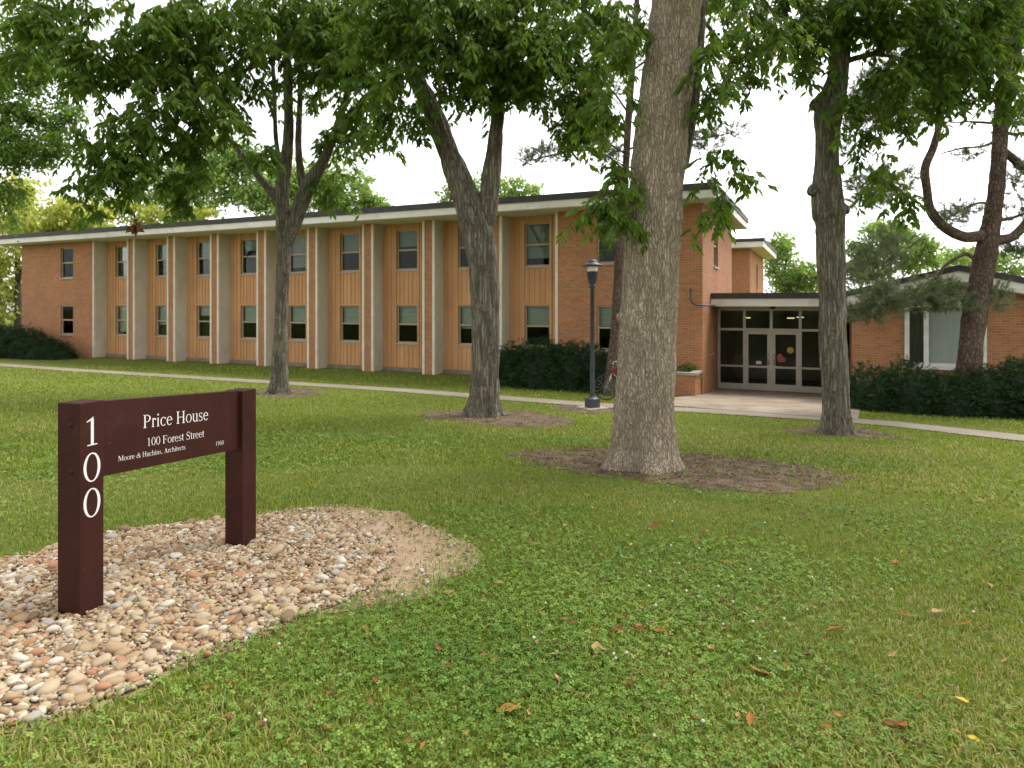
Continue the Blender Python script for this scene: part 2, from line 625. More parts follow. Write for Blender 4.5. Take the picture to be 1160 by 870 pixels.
def lawn_mat():
    m, n, l, p = nmat("lawn")
    tc = n.new("ShaderNodeTexCoord")

    def noise(scale, det=4):
        z = n.new("ShaderNodeTexNoise")
        z.inputs["Scale"].default_value = scale
        z.inputs["Detail"].default_value = det
        l.new(tc.outputs["Object"], z.inputs["Vector"])
        return z.outputs["Fac"]

    def ramp(f, stops):
        r = n.new("ShaderNodeValToRGB")
        while len(r.color_ramp.elements) < len(stops): r.color_ramp.elements.new(.5)
        for e, (pos, c) in zip(r.color_ramp.elements, stops):
            e.position = pos; e.color = (*c, 1)
        l.new(f, r.inputs[0])
        return r.outputs[0]

    def mix(f, a, b, mode='MIX'):
        x = n.new("ShaderNodeMix"); x.data_type = 'RGBA'; x.blend_type = mode
        if isinstance(f, float): x.inputs["Factor"].default_value = f
        else: l.new(f, x.inputs["Factor"])
        l.new(a, x.inputs["A"]); l.new(b, x.inputs["B"])
        return x.outputs["Result"]
    fine = ramp(noise(55, 6), [(.3, (.075, .085, .022)), (.5, (.135, .165, .036)), (.7, (.21, .20, .07))])
    big = ramp(noise(.35, 5), [(.35, (.10, .14, .02)), (.65, (.16, .17, .045))])
    c = mix(.5, fine, big)
    l.new(c, p.inputs["Base Color"])
    b = n.new("ShaderNodeBump"); b.inputs["Strength"].default_value = .8; b.inputs["Distance"].default_value = .03
    l.new(noise(70, 5), b.inputs["Height"]); l.new(b.outputs[0], p.inputs["Normal"])
    p.inputs["Roughness"].default_value = 1
    p.inputs["Specular IOR Level"].default_value = .05
    return m


M_LAWN = lawn_mat()
M_SOIL = mat("bare_soil", (.30, .20, .12), (.42, .30, .195), rough=.95, scale=5, bump=.5, bscale=50, detail=8)
M_MULCH = mat("mulch", (.055, .036, .022), (.155, .105, .064), rough=.95, scale=5, bump=.7, bscale=45, detail=10, lo=.38, hi=.62)
M_GRAVBASE = mat("gravel_bed", (.20, .145, .095), (.36, .27, .18), rough=.95, scale=60, bump=.6, bscale=60)
M_PATH = mat("path_concrete", (.26, .22, .17), (.20, .168, .125), rough=.9, scale=1.2, bump=.12, bscale=70, detail=8)
M_PLAZA = mat("plaza_concrete", (.31, .25, .185), (.21, .168, .122), rough=.9, scale=1.1, bump=.12, bscale=60, detail=8)

weather(M_PATH, (.17, .145, .11), 3.5, .55, .8)
weather(M_PLAZA, (.16, .115, .08), 2.2, .52, .8)
weather(M_WHITE, (.40, .37, .31), 1.6, .56, .85)
weather(M_GREYP, (.42, .38, .30), 1.1, .5, .9)
weather(M_WOOD, (.42, .225, .10), .7, .48, .9)

# ------------------------------------------------------------------ ground
us = [-260, -90, -45, -25] + list(np.arange(-14, 6.01, .5)) + [8, 12, 18, 24, 30, 36, 44, 60, 100, 260]
ss = [-400, -160, -70, -30, -15] + list(np.arange(-8, 6.01, .25)) + [8, 10, 12, 14, 16, 18, 20, 22, 25, 30, 45, 80]
gv, gf = [], []
for s_ in ss:
    for u_ in us:
        x = CXW - .906 * u_ - .422 * s_
        y = CYW + .422 * u_ - .906 * s_
        gv.append((x, y, float(gz(x, y))))
W = len(us)
for j in range(len(ss) - 1):
    for i in range(W - 1):
        a = j * W + i
        gf.append((a, a + W, a + W + 1, a + 1))
me = bpy.data.meshes.new("lawn_ground")
me.from_pydata(gv, [], gf)
me.materials.append(M_LAWN)
me.update()
if sum(p.normal.z for p in me.polygons) < 0: me.flip_normals()
tag(link("lawn_ground", me), kind='structure')


def gp(lst):
    return [tuple(ground_at(*p)[:2]) for p in lst]


# path ribbon
pc = gp([(0, 413.5), (92, 420), (302, 433), (450, 442), (572, 451.5), (688, 460), (800, 466), (925, 474), (1010, 480.5), (1160, 497)])
p0, p1 = Vector(pc[0]), Vector(pc[1])
pc = [tuple(p0 + (p0 - p1).normalized() * 30)] + pc
q0, q1 = Vector(pc[-2]), Vector(pc[-1])
pc = pc + [tuple(q1 + (q1 - q0).normalized() * 12)]
Lp, Rp = [], []
for i, p in enumerate(pc):
    t = (Vector(pc[min(i + 1, len(pc) - 1)]) - Vector(pc[max(0, i - 1)])).normalized()
    nn = Vector((-t.y, t.x)) * .54
    Lp.append(tuple(Vector(p) + nn)); Rp.append(tuple(Vector(p) - nn))
PATH_POLY = Lp + Rp[::-1]
sheet("concrete_path", PATH_POLY, .016, M_PATH, .5)

GRAVEL = densify(gp([(525 - 82, 632), (405, 598), (365, 588), (300, 588), (200, 596), (120, 606), (60, 620), (0, 640)]) +
                 [(-3.9, 4.6), (-4.3, 3.6), (-3.6, 2.5), (-2.6, 2.2)] +
                 gp([(0, 828), (60, 818), (150, 790), (200, 764), (260, 738), (330, 706), (390, 682), (430, 662)]), .06, .09, 1)
SOILP = densify(gp([(528, 645), (520, 618), (480, 592), (430, 577), (380, 573), (320, 578), (250, 588), (150, 600), (60, 616), (0, 632)]) +
                [(-4.0, 4.7), (-4.5, 3.6), (-3.7, 2.4), (-2.6, 2.1)] +
                gp([(0, 829), (60, 819), (150, 791), (202, 763), (262, 737), (333, 706), (412, 690), (480, 668)]), .06, .13, 2)
sheet("bare_soil_margin", SOILP, .004, M_SOIL, .5)
sheet("gravel_bed", GRAVEL, .010, M_GRAVBASE, .5)
RINGS = []
for i, r in enumerate([
        [(572, 514), (640, 508), (690, 510), (780, 513), (860, 520), (930, 532), (955, 543), (925, 555), (840, 558), (740, 550), (640, 535), (590, 524)],
        [(470, 470), (520, 465), (580, 465), (630, 471), (655, 480), (620, 485), (550, 482), (500, 476)],
        [(288, 443), (312, 440), (345, 440), (368, 446), (342, 450.5), (300, 450)],
        [(885, 487), (920, 484), (970, 485), (1000, 490), (1032, 498), (990, 497), (930, 493)],
        [(628, 460.5), (660, 458.5), (690, 460), (698, 466), (660, 468.5), (635, 466)]]):
    P = densify(gp(r), .08, .16, 10 + i)
    RINGS.append(P)
    sheet("mulch_ring", P, .005, M_MULCH, .5)

# ------------------------------------------------------------------ buildings
BX, BY = Vector((.906, -.422, 0)).normalized(), Vector((.422, .906, 0)).normalized()


def loc2w(x, y, z=0):
    return Vector((CXW, CYW, 0)) + BX * x + BY * y + Vector((0, 0, z))


def obox(mb, O, A, I, x0, x1, z0, z1, d0, d1):
    O, A, I = Vector(O), Vector(A), Vector(I)
    Z = Vector((0, 0, 1))
    c = [O + A * x + Z * z + I * d for d in (d0, d1) for x, z in ((x0, z0), (x1, z0), (x1, z1), (x0, z1))]
    i = len(mb.v)
    mb.v += [tuple(q) for q in c]
    for q in ((0, 1, 2, 3), (7, 6, 5, 4), (0, 4, 5, 1), (1, 5, 6, 2), (2, 6, 7, 3), (3, 7, 4, 0)):
        mb.f.append(tuple(i + k for k in q)); mb.sm.append(False); mb.mi.append(mb.cur)


def window(par, O, A, I, x0, x1, z0, z1, drop, blind, sill=True):
    """double-hung window: frame with meeting rail; panes, blind and sill are its sub-parts"""
    f = MB(); t = .055; zm = (z0 + z1) / 2
    obox(f, O, A, I, x0, x0 + t, z0, z1, .06, .13)
    obox(f, O, A, I, x1 - t, x1, z0, z1, .06, .13)
    obox(f, O, A, I, x0 + t, x1 - t, z1 - t, z1, .06, .13)
    obox(f, O, A, I, x0 + t, x1 - t, z0, z0 + t, .06, .13)
    obox(f, O, A, I, x0 + t, x1 - t, zm - .03, zm + .03, .055, .14)
    w = f.build("window", M_FRAME, par)
    for a, b, d in ((z0 + t, zm - .03, .105), (zm + .03, z1 - t, .085)):
        p = MB()
        obox(p, O, A, I, x0 + t, x1 - t, a, b, d, d + .006)
        p.build("pane", M_GLASS, w)
    if drop > 0:
        b = MB()
        obox(b, O, A, I, x0 + .03, x1 - .03, z1 - (z1 - z0) * drop, z1 - .01, .19, .2)
        b.build("blind", blind, w)
    if sill:
        s = MB()
        obox(s, O, A, I, x0 - .05, x1 + .05, z0 - .06, z0 - .004, -.05, .10)
        s.build("sill", M_FRAME, w)
    return w


hall = empty("residence_hall", (CXW, CYW, 0), FA,
             "long two storey brick dormitory with ochre board bays and cream piers across the lawn", "building")
EX, EY = Vector((1, 0, 0)), Vector((0, 1, 0))
ZL, ZU = (1.32, 2.80), (4.20, 5.76)
WT = 6.0


def two(xc, w):
    return [(xc - w / 2, xc + w / 2, *ZL), (xc - w / 2, xc + w / 2, *ZU)]


rw = random.Random(5)


def put_windows(O, A, I, holes):
    for h in holes:
        r = rw.random()
        window(hall, O, A, I, *h, drop=(.5 if r < .5 else rw.uniform(.3, .48) if r < .8 else rw.uniform(.55, .95)), blind=(M_BLINDP if h[2] < 2 else M_BLINDG))


# left and right brick blocks
for xa, xb, xc, w in ((-35.5, -29.6, -31.65, 1.02), (-4.83, 0, -2.95, .98)):
    m = MB(); hs = two(xc, w)
    wall_quads(m, (0, 0, 0), EX, xa, xb, -.5, WT, hs, .2, EY)
    m.build("brick_wall", M_BRICK, hall)
    put_windows((0, 0, 0), EX, EY, hs)
# right end wall, rear and left walls
m = MB(); hs = [(2.35, 3.3, 4.15, 5.62), (1.55, 2.2, 1.2, 2.1)]
wall_quads(m, (0, 0, 0), EY, 0, 7.2, -.5, WT, hs, .2, -EX)
m.build("brick_wall", M_BRICK, hall)
for h in hs: window(hall, (0, 0, 0), EY, -EX, *h, drop=.5, blind=M_BLINDG)
m = MB()
m.poly([(0, 7.2, -.5), (-35.5, 7.2, -.5), (-35.5, 7.2, WT), (0, 7.2, WT)])
m.poly([(-35.5, 7.2, -.5), (-35.5, 0, -.5), (-35.5, 0, WT), (-35.5, 7.2, WT)])
m.build("brick_wall", M_BRICK, hall)
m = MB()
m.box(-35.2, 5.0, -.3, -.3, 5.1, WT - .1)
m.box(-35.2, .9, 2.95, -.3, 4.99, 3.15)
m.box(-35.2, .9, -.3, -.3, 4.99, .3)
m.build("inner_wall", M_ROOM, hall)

REC = .66
piers = [-(7.5 + 2.79 * k) for k in range(8)]
edges = [(-6.96, -4.83)] + [(piers[k + 1] + .54, piers[k]) for k in range(7)] + [(-29.6, piers[7])]
for xa, xb in edges:
    xc = (xa + xb) / 2 + (.02 if xb - xa < 2.2 else 0)
    hs = two(xc, .98)
    m = MB()
    wall_quads(m, (0, REC, 0), EX, xa, xb, .36, WT, hs, .2, EY)
    x = xa + .17
    while x < xb - .05:                                   # vertical battens, cut where a window stands
        segs = [(.36, WT - .01)]
        if xc - .56 < x < xc + .56:
            segs = [(.36, ZL[0] - .09), (ZL[1] + .07, ZU[0] - .09), (ZU[1] + .07, WT - .01)]
        for a, b in segs: m.box(x - .02, REC - .022, a, x + .02, REC + .004, b)
        x += .2
    m.build("wood_panel", M_WOOD, hall)
    m = MB()
    for sx in (-1, 1):
        m.box(xc + sx * .49, REC - .035, .38, xc + sx * .57, REC + .003, WT - .01)
    for (zz0, zz1) in (ZL, ZU):
        m.box(xc - .488, REC - .033, zz1 + .002, xc + .488, REC + .003, zz1 + .06)
    m.build("window_surround", M_WOOD, hall)
    m = MB()
    m.box(xa, REC - .06, -.4, xb, REC + .2, .358)
    m.build("base_course", M_BASEC, hall)
    put_windows((0, REC, 0), EX, EY, hs)
for px_ in piers:
    m = MB()
    m.box(px_ + .1, .012, -.4, px_ + .44, REC, WT - .002)
    pr = m.build("pier", M_BRICK, hall)
    for a, b in ((0, .1), (.44, .54)):
        t = MB(); t.box(px_ + a, -.012, -.4, px_ + b, .07, WT - .004); t.build("trim_strip", M_CREAM, pr)
        t = MB(); t.box(px_ + a + .004, .072, -.4, px_ + b - .004, REC, WT - .004); t.build("side_panel", M_GREYP, pr)
for xa in (-29.6, -4.93):
    t = MB(); t.box(xa, -.012, -.4, xa + .1, .07, WT - .004); t.build("trim_strip", M_CREAM, hall)
    t = MB(); t.box(xa + .004, .072, -.4, xa + .096, REC + .1, WT - .004); t.build("side_panel", M_GREYP, hall)
m = MB(); m.box(-36.5, -.9, WT + .02, .5, 8.4, WT + .26)
rf = m.build("roof", M_WHITE, hall)
m = MB(); m.box(-36.54, -.94, WT + .262, .54, 8.44, WT + .47); m.build("roof_edging", M_DARKROOF, rf)
m = MB(); m.box(-36.3, -.7, WT + .472, .3, 8.2, WT + .49); m.build("roof_membrane", M_ROOFTOP, rf)
m = MB(); m.box(-36.46, -.86, WT + .004, .46, 8.3, WT + .018); m.build("soffit", M_SOFF, rf)
m = MB()
m.tube([(-.3, -.32, 3.26), (-.3, -.32, 2.98), (-.27, -.30, 2.88), (-.16, -.2, 2.82), (.12, .1, 2.80), (.13, 1.0, 2.80), (.13, 1.62, 2.80)], .026, 10)
m.lathe([(.026, 0), (.045, .02), (.045, .08), (.0, .09)], 14, (-.3, -.32, 3.24))
m.build("gooseneck_pipe", M_LAMP, hall)

# rear wing
wing = empty("brick_wing", tuple(loc2w(0, 17.2)), FA, "brick rear wing with white eaves standing behind the entrance roof", "building")
m = MB()
m.poly([(-30, 0, -.5), (-.25, 0, -.5), (-.25, 0, 5.9), (-30, 0, 5.9)])
wall_quads(m, (-.25, 0, 0), EY, 0, 8.8, -.5, 5.9, [(3.6, 4.6, 3.75, 5.25)], .2, -EX)
m.poly([(-.25, 8.8, -.5), (-30, 8.8, -.5), (-30, 8.8, 5.9), (-.25, 8.8, 5.9)])
m.poly([(-30, 8.8, -.5), (-30, 0, -.5), (-30, 0, 5.9), (-30, 8.8, 5.9)])
m.build("brick_wall", M_BRICK, wing)
window(wing, (-.25, 0, 0), EY, -EX, 3.6, 4.6, 3.75, 5.25, .5, M_BLINDG)
m = MB(); m.box(-30.8, -.9, 5.91, .5, 9.5, 6.2); rf = m.build("roof", M_WHITE, wing)
m = MB(); m.box(-30.84, -.94, 6.202, .54, 9.54, 6.38); m.build("roof_edging", M_DARKROOF, rf)

# glazed entrance link
ent = empty("glazed_entrance", tuple(loc2w(2, 3.3, -.2)), FA, "low glazed entrance with double doors under a flat white canopy between the brick buildings", "entrance")
ox, oy, oz = -2, -3.3, .2                                # shift from hall frame to this frame


def eb(mb, x0, y0, z0, x1, y1, z1): mb.box(x0 + ox, y0 + oy, z0 + oz, x1 + ox, y1 + oy, z1 + oz)


XE = 4.1
m = MB(); eb(m, .01, 1.6, 2.77, XE, 8.2, 3.02); can = m.build("canopy", M_WHITE, ent)
m = MB(); eb(m, .012, 1.56, 3.022, XE, 8.2, 3.21); m.build("roof_edging", M_DARKROOF, can)
m = MB(); eb(m, .02, 3.26, 2.62, XE, 3.38, 2.768); m.build("header_beam", M_ALU, ent)
fr = MB()
for x in (.04, .9, 1.78, 2.70, 3.55):
    eb(fr, x - .045, 3.28, -.2, x + .045, 3.37, 2.62)
xs_ = [.04, .9, 1.78, 2.70, 3.55]
for i in range(4):
    eb(fr, xs_[i] + .045, 3.285, 1.92, xs_[i + 1] - .045, 3.365, 2.0)
for i in (0, 3):
    eb(fr, xs_[i] + .045, 3.287, -.2, xs_[i + 1] - .045, 3.363, .06)
    eb(fr, xs_[i] + .045, 3.287, .64, xs_[i + 1] - .045, 3.363, .70)
frame = fr.build("storefront_frame", M_ALU, ent)
for i in range(4):
    g = MB(); eb(g, xs_[i] + .045, 3.32, 2.0, xs_[i + 1] - .045, 3.326, 2.62); g.build("transom_pane", M_GLASS, ent)
for i in (0, 3):
    for a, b in ((.06, .64), (.70, 1.92)):
        g = MB(); eb(g, xs_[i] + .045, 3.32, a, xs_[i + 1] - .045, 3.326, b); g.build("side_pane", M_GLASS, ent)
for i, hx in ((1, 1), (2, -1)):
    a, b = xs_[i] + .05, xs_[i + 1] - .05
    d = MB()
    eb(d, a, 3.29, -.18, a + .08, 3.35, 1.91); eb(d, b - .08, 3.29, -.18, b, 3.35, 1.91)
    eb(d, a + .08, 3.29, 1.80, b - .08, 3.35, 1.91); eb(d, a + .08, 3.29, -.18, b - .08, 3.35, .08)
    eb(d, a + .08, 3.292, .63, b - .08, 3.348, .70)
    dr = d.build("door", M_ALU, ent)
    for z0, z1 in ((.08, .63), (.70, 1.80)):
        g = MB(); eb(g, a + .08, 3.318, z0, b - .08, 3.324, z1); g.build("door_pane", M_GLASS, dr)
    h = MB(); hxp = b - .04 if hx > 0 else a + .04
    h.tube([(hxp + ox, 3.27 + oy, .75 + oz), (hxp + ox, 3.24 + oy, .78 + oz), (hxp + ox, 3.24 + oy, 1.1 + oz), (hxp + ox, 3.27 + oy, 1.13 + oz)], .014, 8)
    h.build("door_handle", M_CHROME, dr)
M_REDSHAPE = mat("red_shape", (.36, .085, .065), (.30, .07, .06), rough=.6, scale=5)
M_NOTY = mat("orange_notice", (.50, .28, .07), (.45, .25, .06), rough=.6, scale=5)
M_NOTW = mat("white_paper", (.75, .74, .7), (.7, .69, .66), rough=.7, scale=5)
n_ = MB()
n_.prism([(1.95 + ox, 3.31 + oy, .98 + oz), (2.03 + ox, 3.31 + oy, .84 + oz), (2.22 + ox, 3.31 + oy, .86 + oz), (2.25 + ox, 3.31 + oy, .98 + oz), (2.14 + ox, 3.31 + oy, 1.05 + oz), (2.10 + ox, 3.31 + oy, 1.14 + oz), (1.99 + ox, 3.31 + oy, 1.12 + oz)], (0, .004, 0))
n_.build("red_shape", M_REDSHAPE, ent)  # flat irregular red shape on the right-hand door
n_ = MB()
n_.prism([(2.39 + .11 * math.cos(t) + ox, 3.31 + oy, 1.27 + .11 * math.sin(t) + oz) for t in np.linspace(0, 2 * PI, 18)[:-1]], (0, .004, 0))
n_.build("round_sticker", M_NOTY, ent)
n_ = MB(); eb(n_, 1.28, 3.31, .76, 1.46, 3.314, .86); n_.build("white_notice", M_NOTW, ent)
m = MB(); eb(m, .02, 7.9, -.3, XE, 8.0, 2.76); eb(m, .02, 3.4, -.34, XE, 7.9, -.22); eb(m, .022, 3.42, -.2, .06, 7.88, 2.75); eb(m, XE - .06, 3.52, -.2, XE - .02, 7.88, 2.75); m.build("lobby_interior", M_LOBBY, ent)
m = MB(); eb(m, 3.6, 3.30, -.3, XE, 3.5, 2.62); m.build("brick_return", M_BRICK, ent)
for lx, ly in ((.85, 4.6), (2.35, 4.6), (2.6, 6.5)):
    m = MB(); m.lathe([(.0, -.03), (.12, -.03), (.13, 0), (0, .001)], 16, (lx + ox, ly + oy, 2.36 + oz)); m.build("ceiling_light", M_LIGHT, ent)
m = MB(); m.lathe([(0, -.09), (.07, -.08), (.10, -.03), (.11, 0)], 14, (1.85 + ox, 2.9 + oy, 2.768 + oz)); m.build("soffit_light", M_LAMP, ent)

# gabled lounge building on the right
lou = empty("gabled_building", tuple(loc2w(6.8, 1.0, 0)), FA, "single storey brick building with a low gable and wide white framed window, behind the pine", "building")
GX0, GX1, GP, GS = 4.2 - 6.8, 9.4 - 6.8, .0, .25
ZP = 3.92


def zr(x): return ZP - GS * abs(x - GP)


m = MB()
xw0, xw1 = -1.24, .74
H0, H1 = 1.05, 3.0
off = .44
xsg = [GX0, xw0, GP, xw1, GX1]
for a, b in ((GX0, xw0), (xw1, GX1)):
    m.poly([(a, 0, -.5), (b, 0, -.5), (b, 0, zr(b) - off), (a, 0, zr(a) - off)])
m.poly([(xw0, 0, -.5), (xw1, 0, -.5), (xw1, 0, H0), (xw0, 0, H0)])
m.poly([(xw0, 0, H1), (xw1, 0, H1), (xw1, 0, zr(xw1) - off), (GP, 0, ZP - off), (xw0, 0, zr(xw0) - off)])
m.poly([(xw0, 0, H0), (xw0, .2, H0), (xw0, .2, H1), (xw0, 0, H1)])
m.poly([(xw1, 0, H0), (xw1, 0, H1), (xw1, .2, H1), (xw1, .2, H0)])
m.poly([(GX0, 9, -.5), (GX0, 0, -.5), (GX0, 0, zr(GX0) - off), (GX0, 9, zr(GX0) - off)])
m.poly([(GX1, 0, -.5), (GX1, 9, -.5), (GX1, 9, zr(GX1) - off), (GX1, 0, zr(GX1) - off)])
m.poly([(GX0, 9, -.5), (GX0, 9, zr(GX0) - off), (GP, 9, ZP - off), (GX1, 9, zr(GX1) - off), (GX1, 9, -.5)])
m.build("brick_wall", M_BRICK, lou)
e0, e1 = GX0 - .12, GX1 + .35


def gable(name, top, bot, mt, y0, y1, par, ex=0):
    a, b = e0 - ex, e1 + ex
    q = MB()
    q.prism([(a, y0, zr(a) - top), (GP, y0, ZP - top), (GP, y0, ZP - bot), (a, y0, zr(a) - bot)], (0, y1 - y0, 0))
    q.prism([(GP + .001, y0, ZP - top), (b, y0, zr(b) - top), (b, y0, zr(b) - bot), (GP + .001, y0, ZP - bot)], (0, y1 - y0, 0))
    return q.build(name, mt, par)


rf = gable("roof", .17, off, M_WHITE, -.55, 9.3, lou)
gable("roof_edging", 0, .168, M_DARKROOF, -.6, 9.35, rf, .03)
f = MB()
for a, b, z0, z1 in ((xw0, xw0 + .12, H0, H1), (xw1 - .12, xw1, H0, H1), (xw0 + .12, xw1 - .12, H0, H0 + .1), (xw0 + .12, xw1 - .12, 2.74, H1)):
    f.box(a, -.05, z0, b, .12, z1)
f.box(-.76, -.03, H0 + .1, -.64, .11, 2.74)
wf = f.build("window", M_WHITE, lou)
for a, b in ((xw0 + .12, -.76), (-.64, xw1 - .12)):
    p = MB(); p.box(a, .06, H0 + .1, b, .066, 2.74); p.build("pane", M_GLASS, wf)
p = MB(); p.box(-.66, .16, H0 + .05, xw1 - .08, .17, 2.72); p.build("blind", M_BLINDW, wf)
p = MB(); p.box(xw0 + .1, .22, H0 + .05, -.70, .23, 2.75); p.build("curtain", mat("dark_curtain", (.10, .09, .08), (.16, .15, .13), rough=.9, scale=5, stretch=(8, 8, .2)), wf)
p = MB(); p.box(xw0 - .06, -.09, H0 - .08, xw1 + .06, .1, H0 - .004); p.build("sill", M_WHITE, wf)
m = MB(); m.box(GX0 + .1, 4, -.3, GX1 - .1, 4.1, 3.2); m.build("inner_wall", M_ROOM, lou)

# entrance paving: one slab following the fall of the ground
plz = [loc2w(*q) for q in ((.02, 3.3), (.02, .05), (-.25, -1.2), (-.6, -2.6), (-1.4, -4.75), (.4, -4.9), (2.6, -5.2), (4.1, -5.4), (4.3, -2), (4.1, 3.3))]
sheet("entrance_paving", [(p.x, p.y) for p in plz], .024, M_PLAZA, .25)
PLAZA = [(p.x, p.y) for p in plz]

# planter against the hall
plt = empty("brick_planter", tuple(loc2w(-1.1, -.5, .1)), FA, "low brick planter with a stone cap at the corner of the dormitory", "planter")
m = MB()
for b in ((-1.0, -.5, -.3, 1.05, -.35, .60), (-1.0, -.348, -.3, -.85, .46, .60), (.9, -.348, -.3, 1.05, .46, .60)): m.box(*b)
m.build("planter_wall", M_BRICK, plt)
m = MB()
for b in ((-1.05, -.55, .602, 1.1, -.3, .68), (-1.05, -.298, .602, -.8, .46, .68), (.85, -.298, .602, 1.1, .46, .68)): m.box(*b)
m.build("stone_cap", M_STONEW, plt)
m = MB(); m.box(-.84, -.34, .3, .89, .46, .54); m.build("soil", M_SOIL, plt)

# ------------------------------------------------------------------ trees: trunks
def spline(P, n):
    """Catmull-Rom through rows of P (k,4): x,y,z,r"""
    P = np.asarray(P, float)
    k = len(P)
    ext = np.vstack([2 * P[0] - P[1], P, 2 * P[-1] - P[-2]])
    L = np.r_[0, np.cumsum(np.linalg.norm(np.diff(P[:, :3], axis=0), axis=1))]
    q = np.linspace(0, L[-1], n)
    i = np.clip(np.searchsorted(L, q, side='right') - 1, 0, k - 2)
    t = ((q - L[i]) / (L[i + 1] - L[i] + 1e-9))[:, None]
    a, b, c, d = ext[i], ext[i + 1], ext[i + 2], ext[i + 3]
    return .5 * (2 * b + (c - a) * t + (2 * a - 5 * b + 4 * c - d) * t * t + (3 * b - a - 3 * c + d) * t ** 3)


def bark_tube(P, nang, step, amp, freq, zs=.22, flare=0, fh=.3, lump=0, seed=0, basez=None, tip=False):
    """tapered limb whose skin is displaced into ridged bark; returns V, quads, tint(depth of the furrow)"""
    P = np.asarray(P, float)
    L = np.linalg.norm(np.diff(P[:, :3], axis=0), axis=1).sum()
    n = max(6, int(L / step))
    S = spline(P, n)
    c, r = S[:, :3], np.maximum(S[:, 3], .004)
    T = np.gradient(c, axis=0)
    T /= np.linalg.norm(T, axis=1, keepdims=True) + 1e-9
    e1 = np.zeros_like(c)
    ref = np.array([1., 0, 0]) if abs(T[0, 0]) < .9 else np.array([0, 1., 0])
    for i in range(n):
        v = ref - T[i] * ref.dot(T[i])
        v /= np.linalg.norm(v)
        e1[i] = v; ref = v
    e2 = np.cross(T, e1)
    th = np.linspace(0, 2 * PI, nang, endpoint=False)
    R = np.repeat(r[:, None], nang, 1)
    s = np.linspace(0, L, n)[:, None]
    if flare:
        h = s if basez is None else np.maximum(c[:, 2:3] - basez, 0)
        R = R * (1 + flare * np.exp(-h / fh) * (1 + .7 * np.cos(5 * th + seed) + .3 * np.cos(3 * th + 1 + seed))[None])
    cx_, sx_ = np.cos(th)[None], np.sin(th)[None]
    X, Y, Zz = r[:, None] * cx_, r[:, None] * sx_, s + 0 * cx_
    if lump:
        R = R * (1 + lump * fbm(X * 2.5 + seed, Y * 2.5, Zz * 1.6, 2))
    wob = .35 * vnoise(X * 5 + 3, Y * 5 + seed, Zz * 3)
    rg = 1 - np.abs(vnoise(X * freq + wob + seed, Y * freq + wob, Zz * freq * zs)) * 1.9
    rg2 = 1 - np.abs(vnoise(X * freq * 2.1 + 7, Y * freq * 2.1 + seed, Zz * freq * zs * 2.3)) * 1.9
    fine = vnoise(X * freq * 4, Y * freq * 4, Zz * freq * 1.5)
    rid = -(.65 * rg + .3 * rg2) + .12 * fine
    R = R + amp * rid
    V = c[:, None] + R[..., None] * (cx_[..., None] * e1[:, None] + sx_[..., None] * e2[:, None])
    idx = np.arange(n * nang).reshape(n, nang)
    a, b = idx[:-1], np.roll(idx, -1, 1)[:-1]
    c2, d2 = np.roll(idx, -1, 1)[1:], idx[1:]
    F = np.stack([a, b, c2, d2], -1).reshape(-1, 4)
    tint = np.clip((rid + .95) / 1.6, 0, 1)
    return V.reshape(-1, 3), F, tint.ravel()


def limb(name, pts, d, m, par, nang=40, step=.06, amp=.012, freq=9, **k):
    """pts: (px, py, width_px[, depth shift]) laid out at the tree's own distance d"""
    rows = []
    for p in pts:
        dd = d + (p[3] if len(p) > 3 else 0)
        v = at(p[0], p[1], dd)
        rows.append((*v, p[2] * dd / F_PX / 2 * (.92 if m is BARK_A else .87 if m is BARK_B else .95)))
    V, F, t = bark_tube(rows, nang, step, amp, freq, **k)
    org = par.matrix_world.translation if par else Vector((0, 0, 0))
    V = V - np.array(org)
    return link(name, npmesh(name, V, F, [m], tint=t, smooth=True), par), rows


BARK_A = bark_mat("ash_bark", (.375, .305, .215), (.56, .47, .35), None, 38, .17, (.165, .125, .085), .2)
BARK_B = bark_mat("maple_bark", (.19, .165, .125), (.33, .295, .23), (.17, .17, .105), 19, .07, (.055, .045, .034), .26)
BARK_P = bark_mat("pine_bark", (.135, .088, .066), (.22, .155, .12), None, 16, .4, (.05, .036, .028), .2)
BARK_T = mat("twig_bark", (.06, .042, .03), (.11, .08, .058), rough=.9, scale=30)


def tree_root(name, base, label, group=None):
    return empty(name, tuple(base), 0, label, "tree", group)


bA = ground_at(725, 529); dA = bA.y
treeA = tree_root("ash_tree", bA, "thick leaning tree with pale ridged bark in a mulch ring, nearest the viewer")
rowsA = [(726, 545, 80), (727, 520, 80), (728, 505, 78), (728.5, 480, 77), (730, 456, 74), (732.5, 404, 71), (735, 359, 69), (739, 283, 66),
         (745.5, 180, 66), (755, 100, 63), (767, 0, 60), (776, -90, 54), (784, -180, 46), (790, -300, 32), (800, -420, 16)]
limb("trunk", rowsA, dA, BARK_A, treeA, nang=250, step=.02, amp=.018, freq=17, zs=.2, flare=.27, fh=.2, lump=.03, seed=1, basez=bA.z - .02)
limb("knot", [(716, 362, 40), (705, 360, 22), (700, 358, 13), (698, 357, 5)], dA, BARK_A, treeA, nang=50, step=.02, amp=.03, freq=14, lump=.2, seed=2)
bB = ground_at(548, 471); dB = bB.y
treeB = tree_root("maple_tree", bB, "forked tree with mossy bark standing in front of the ochre bays, behind the bare ring")
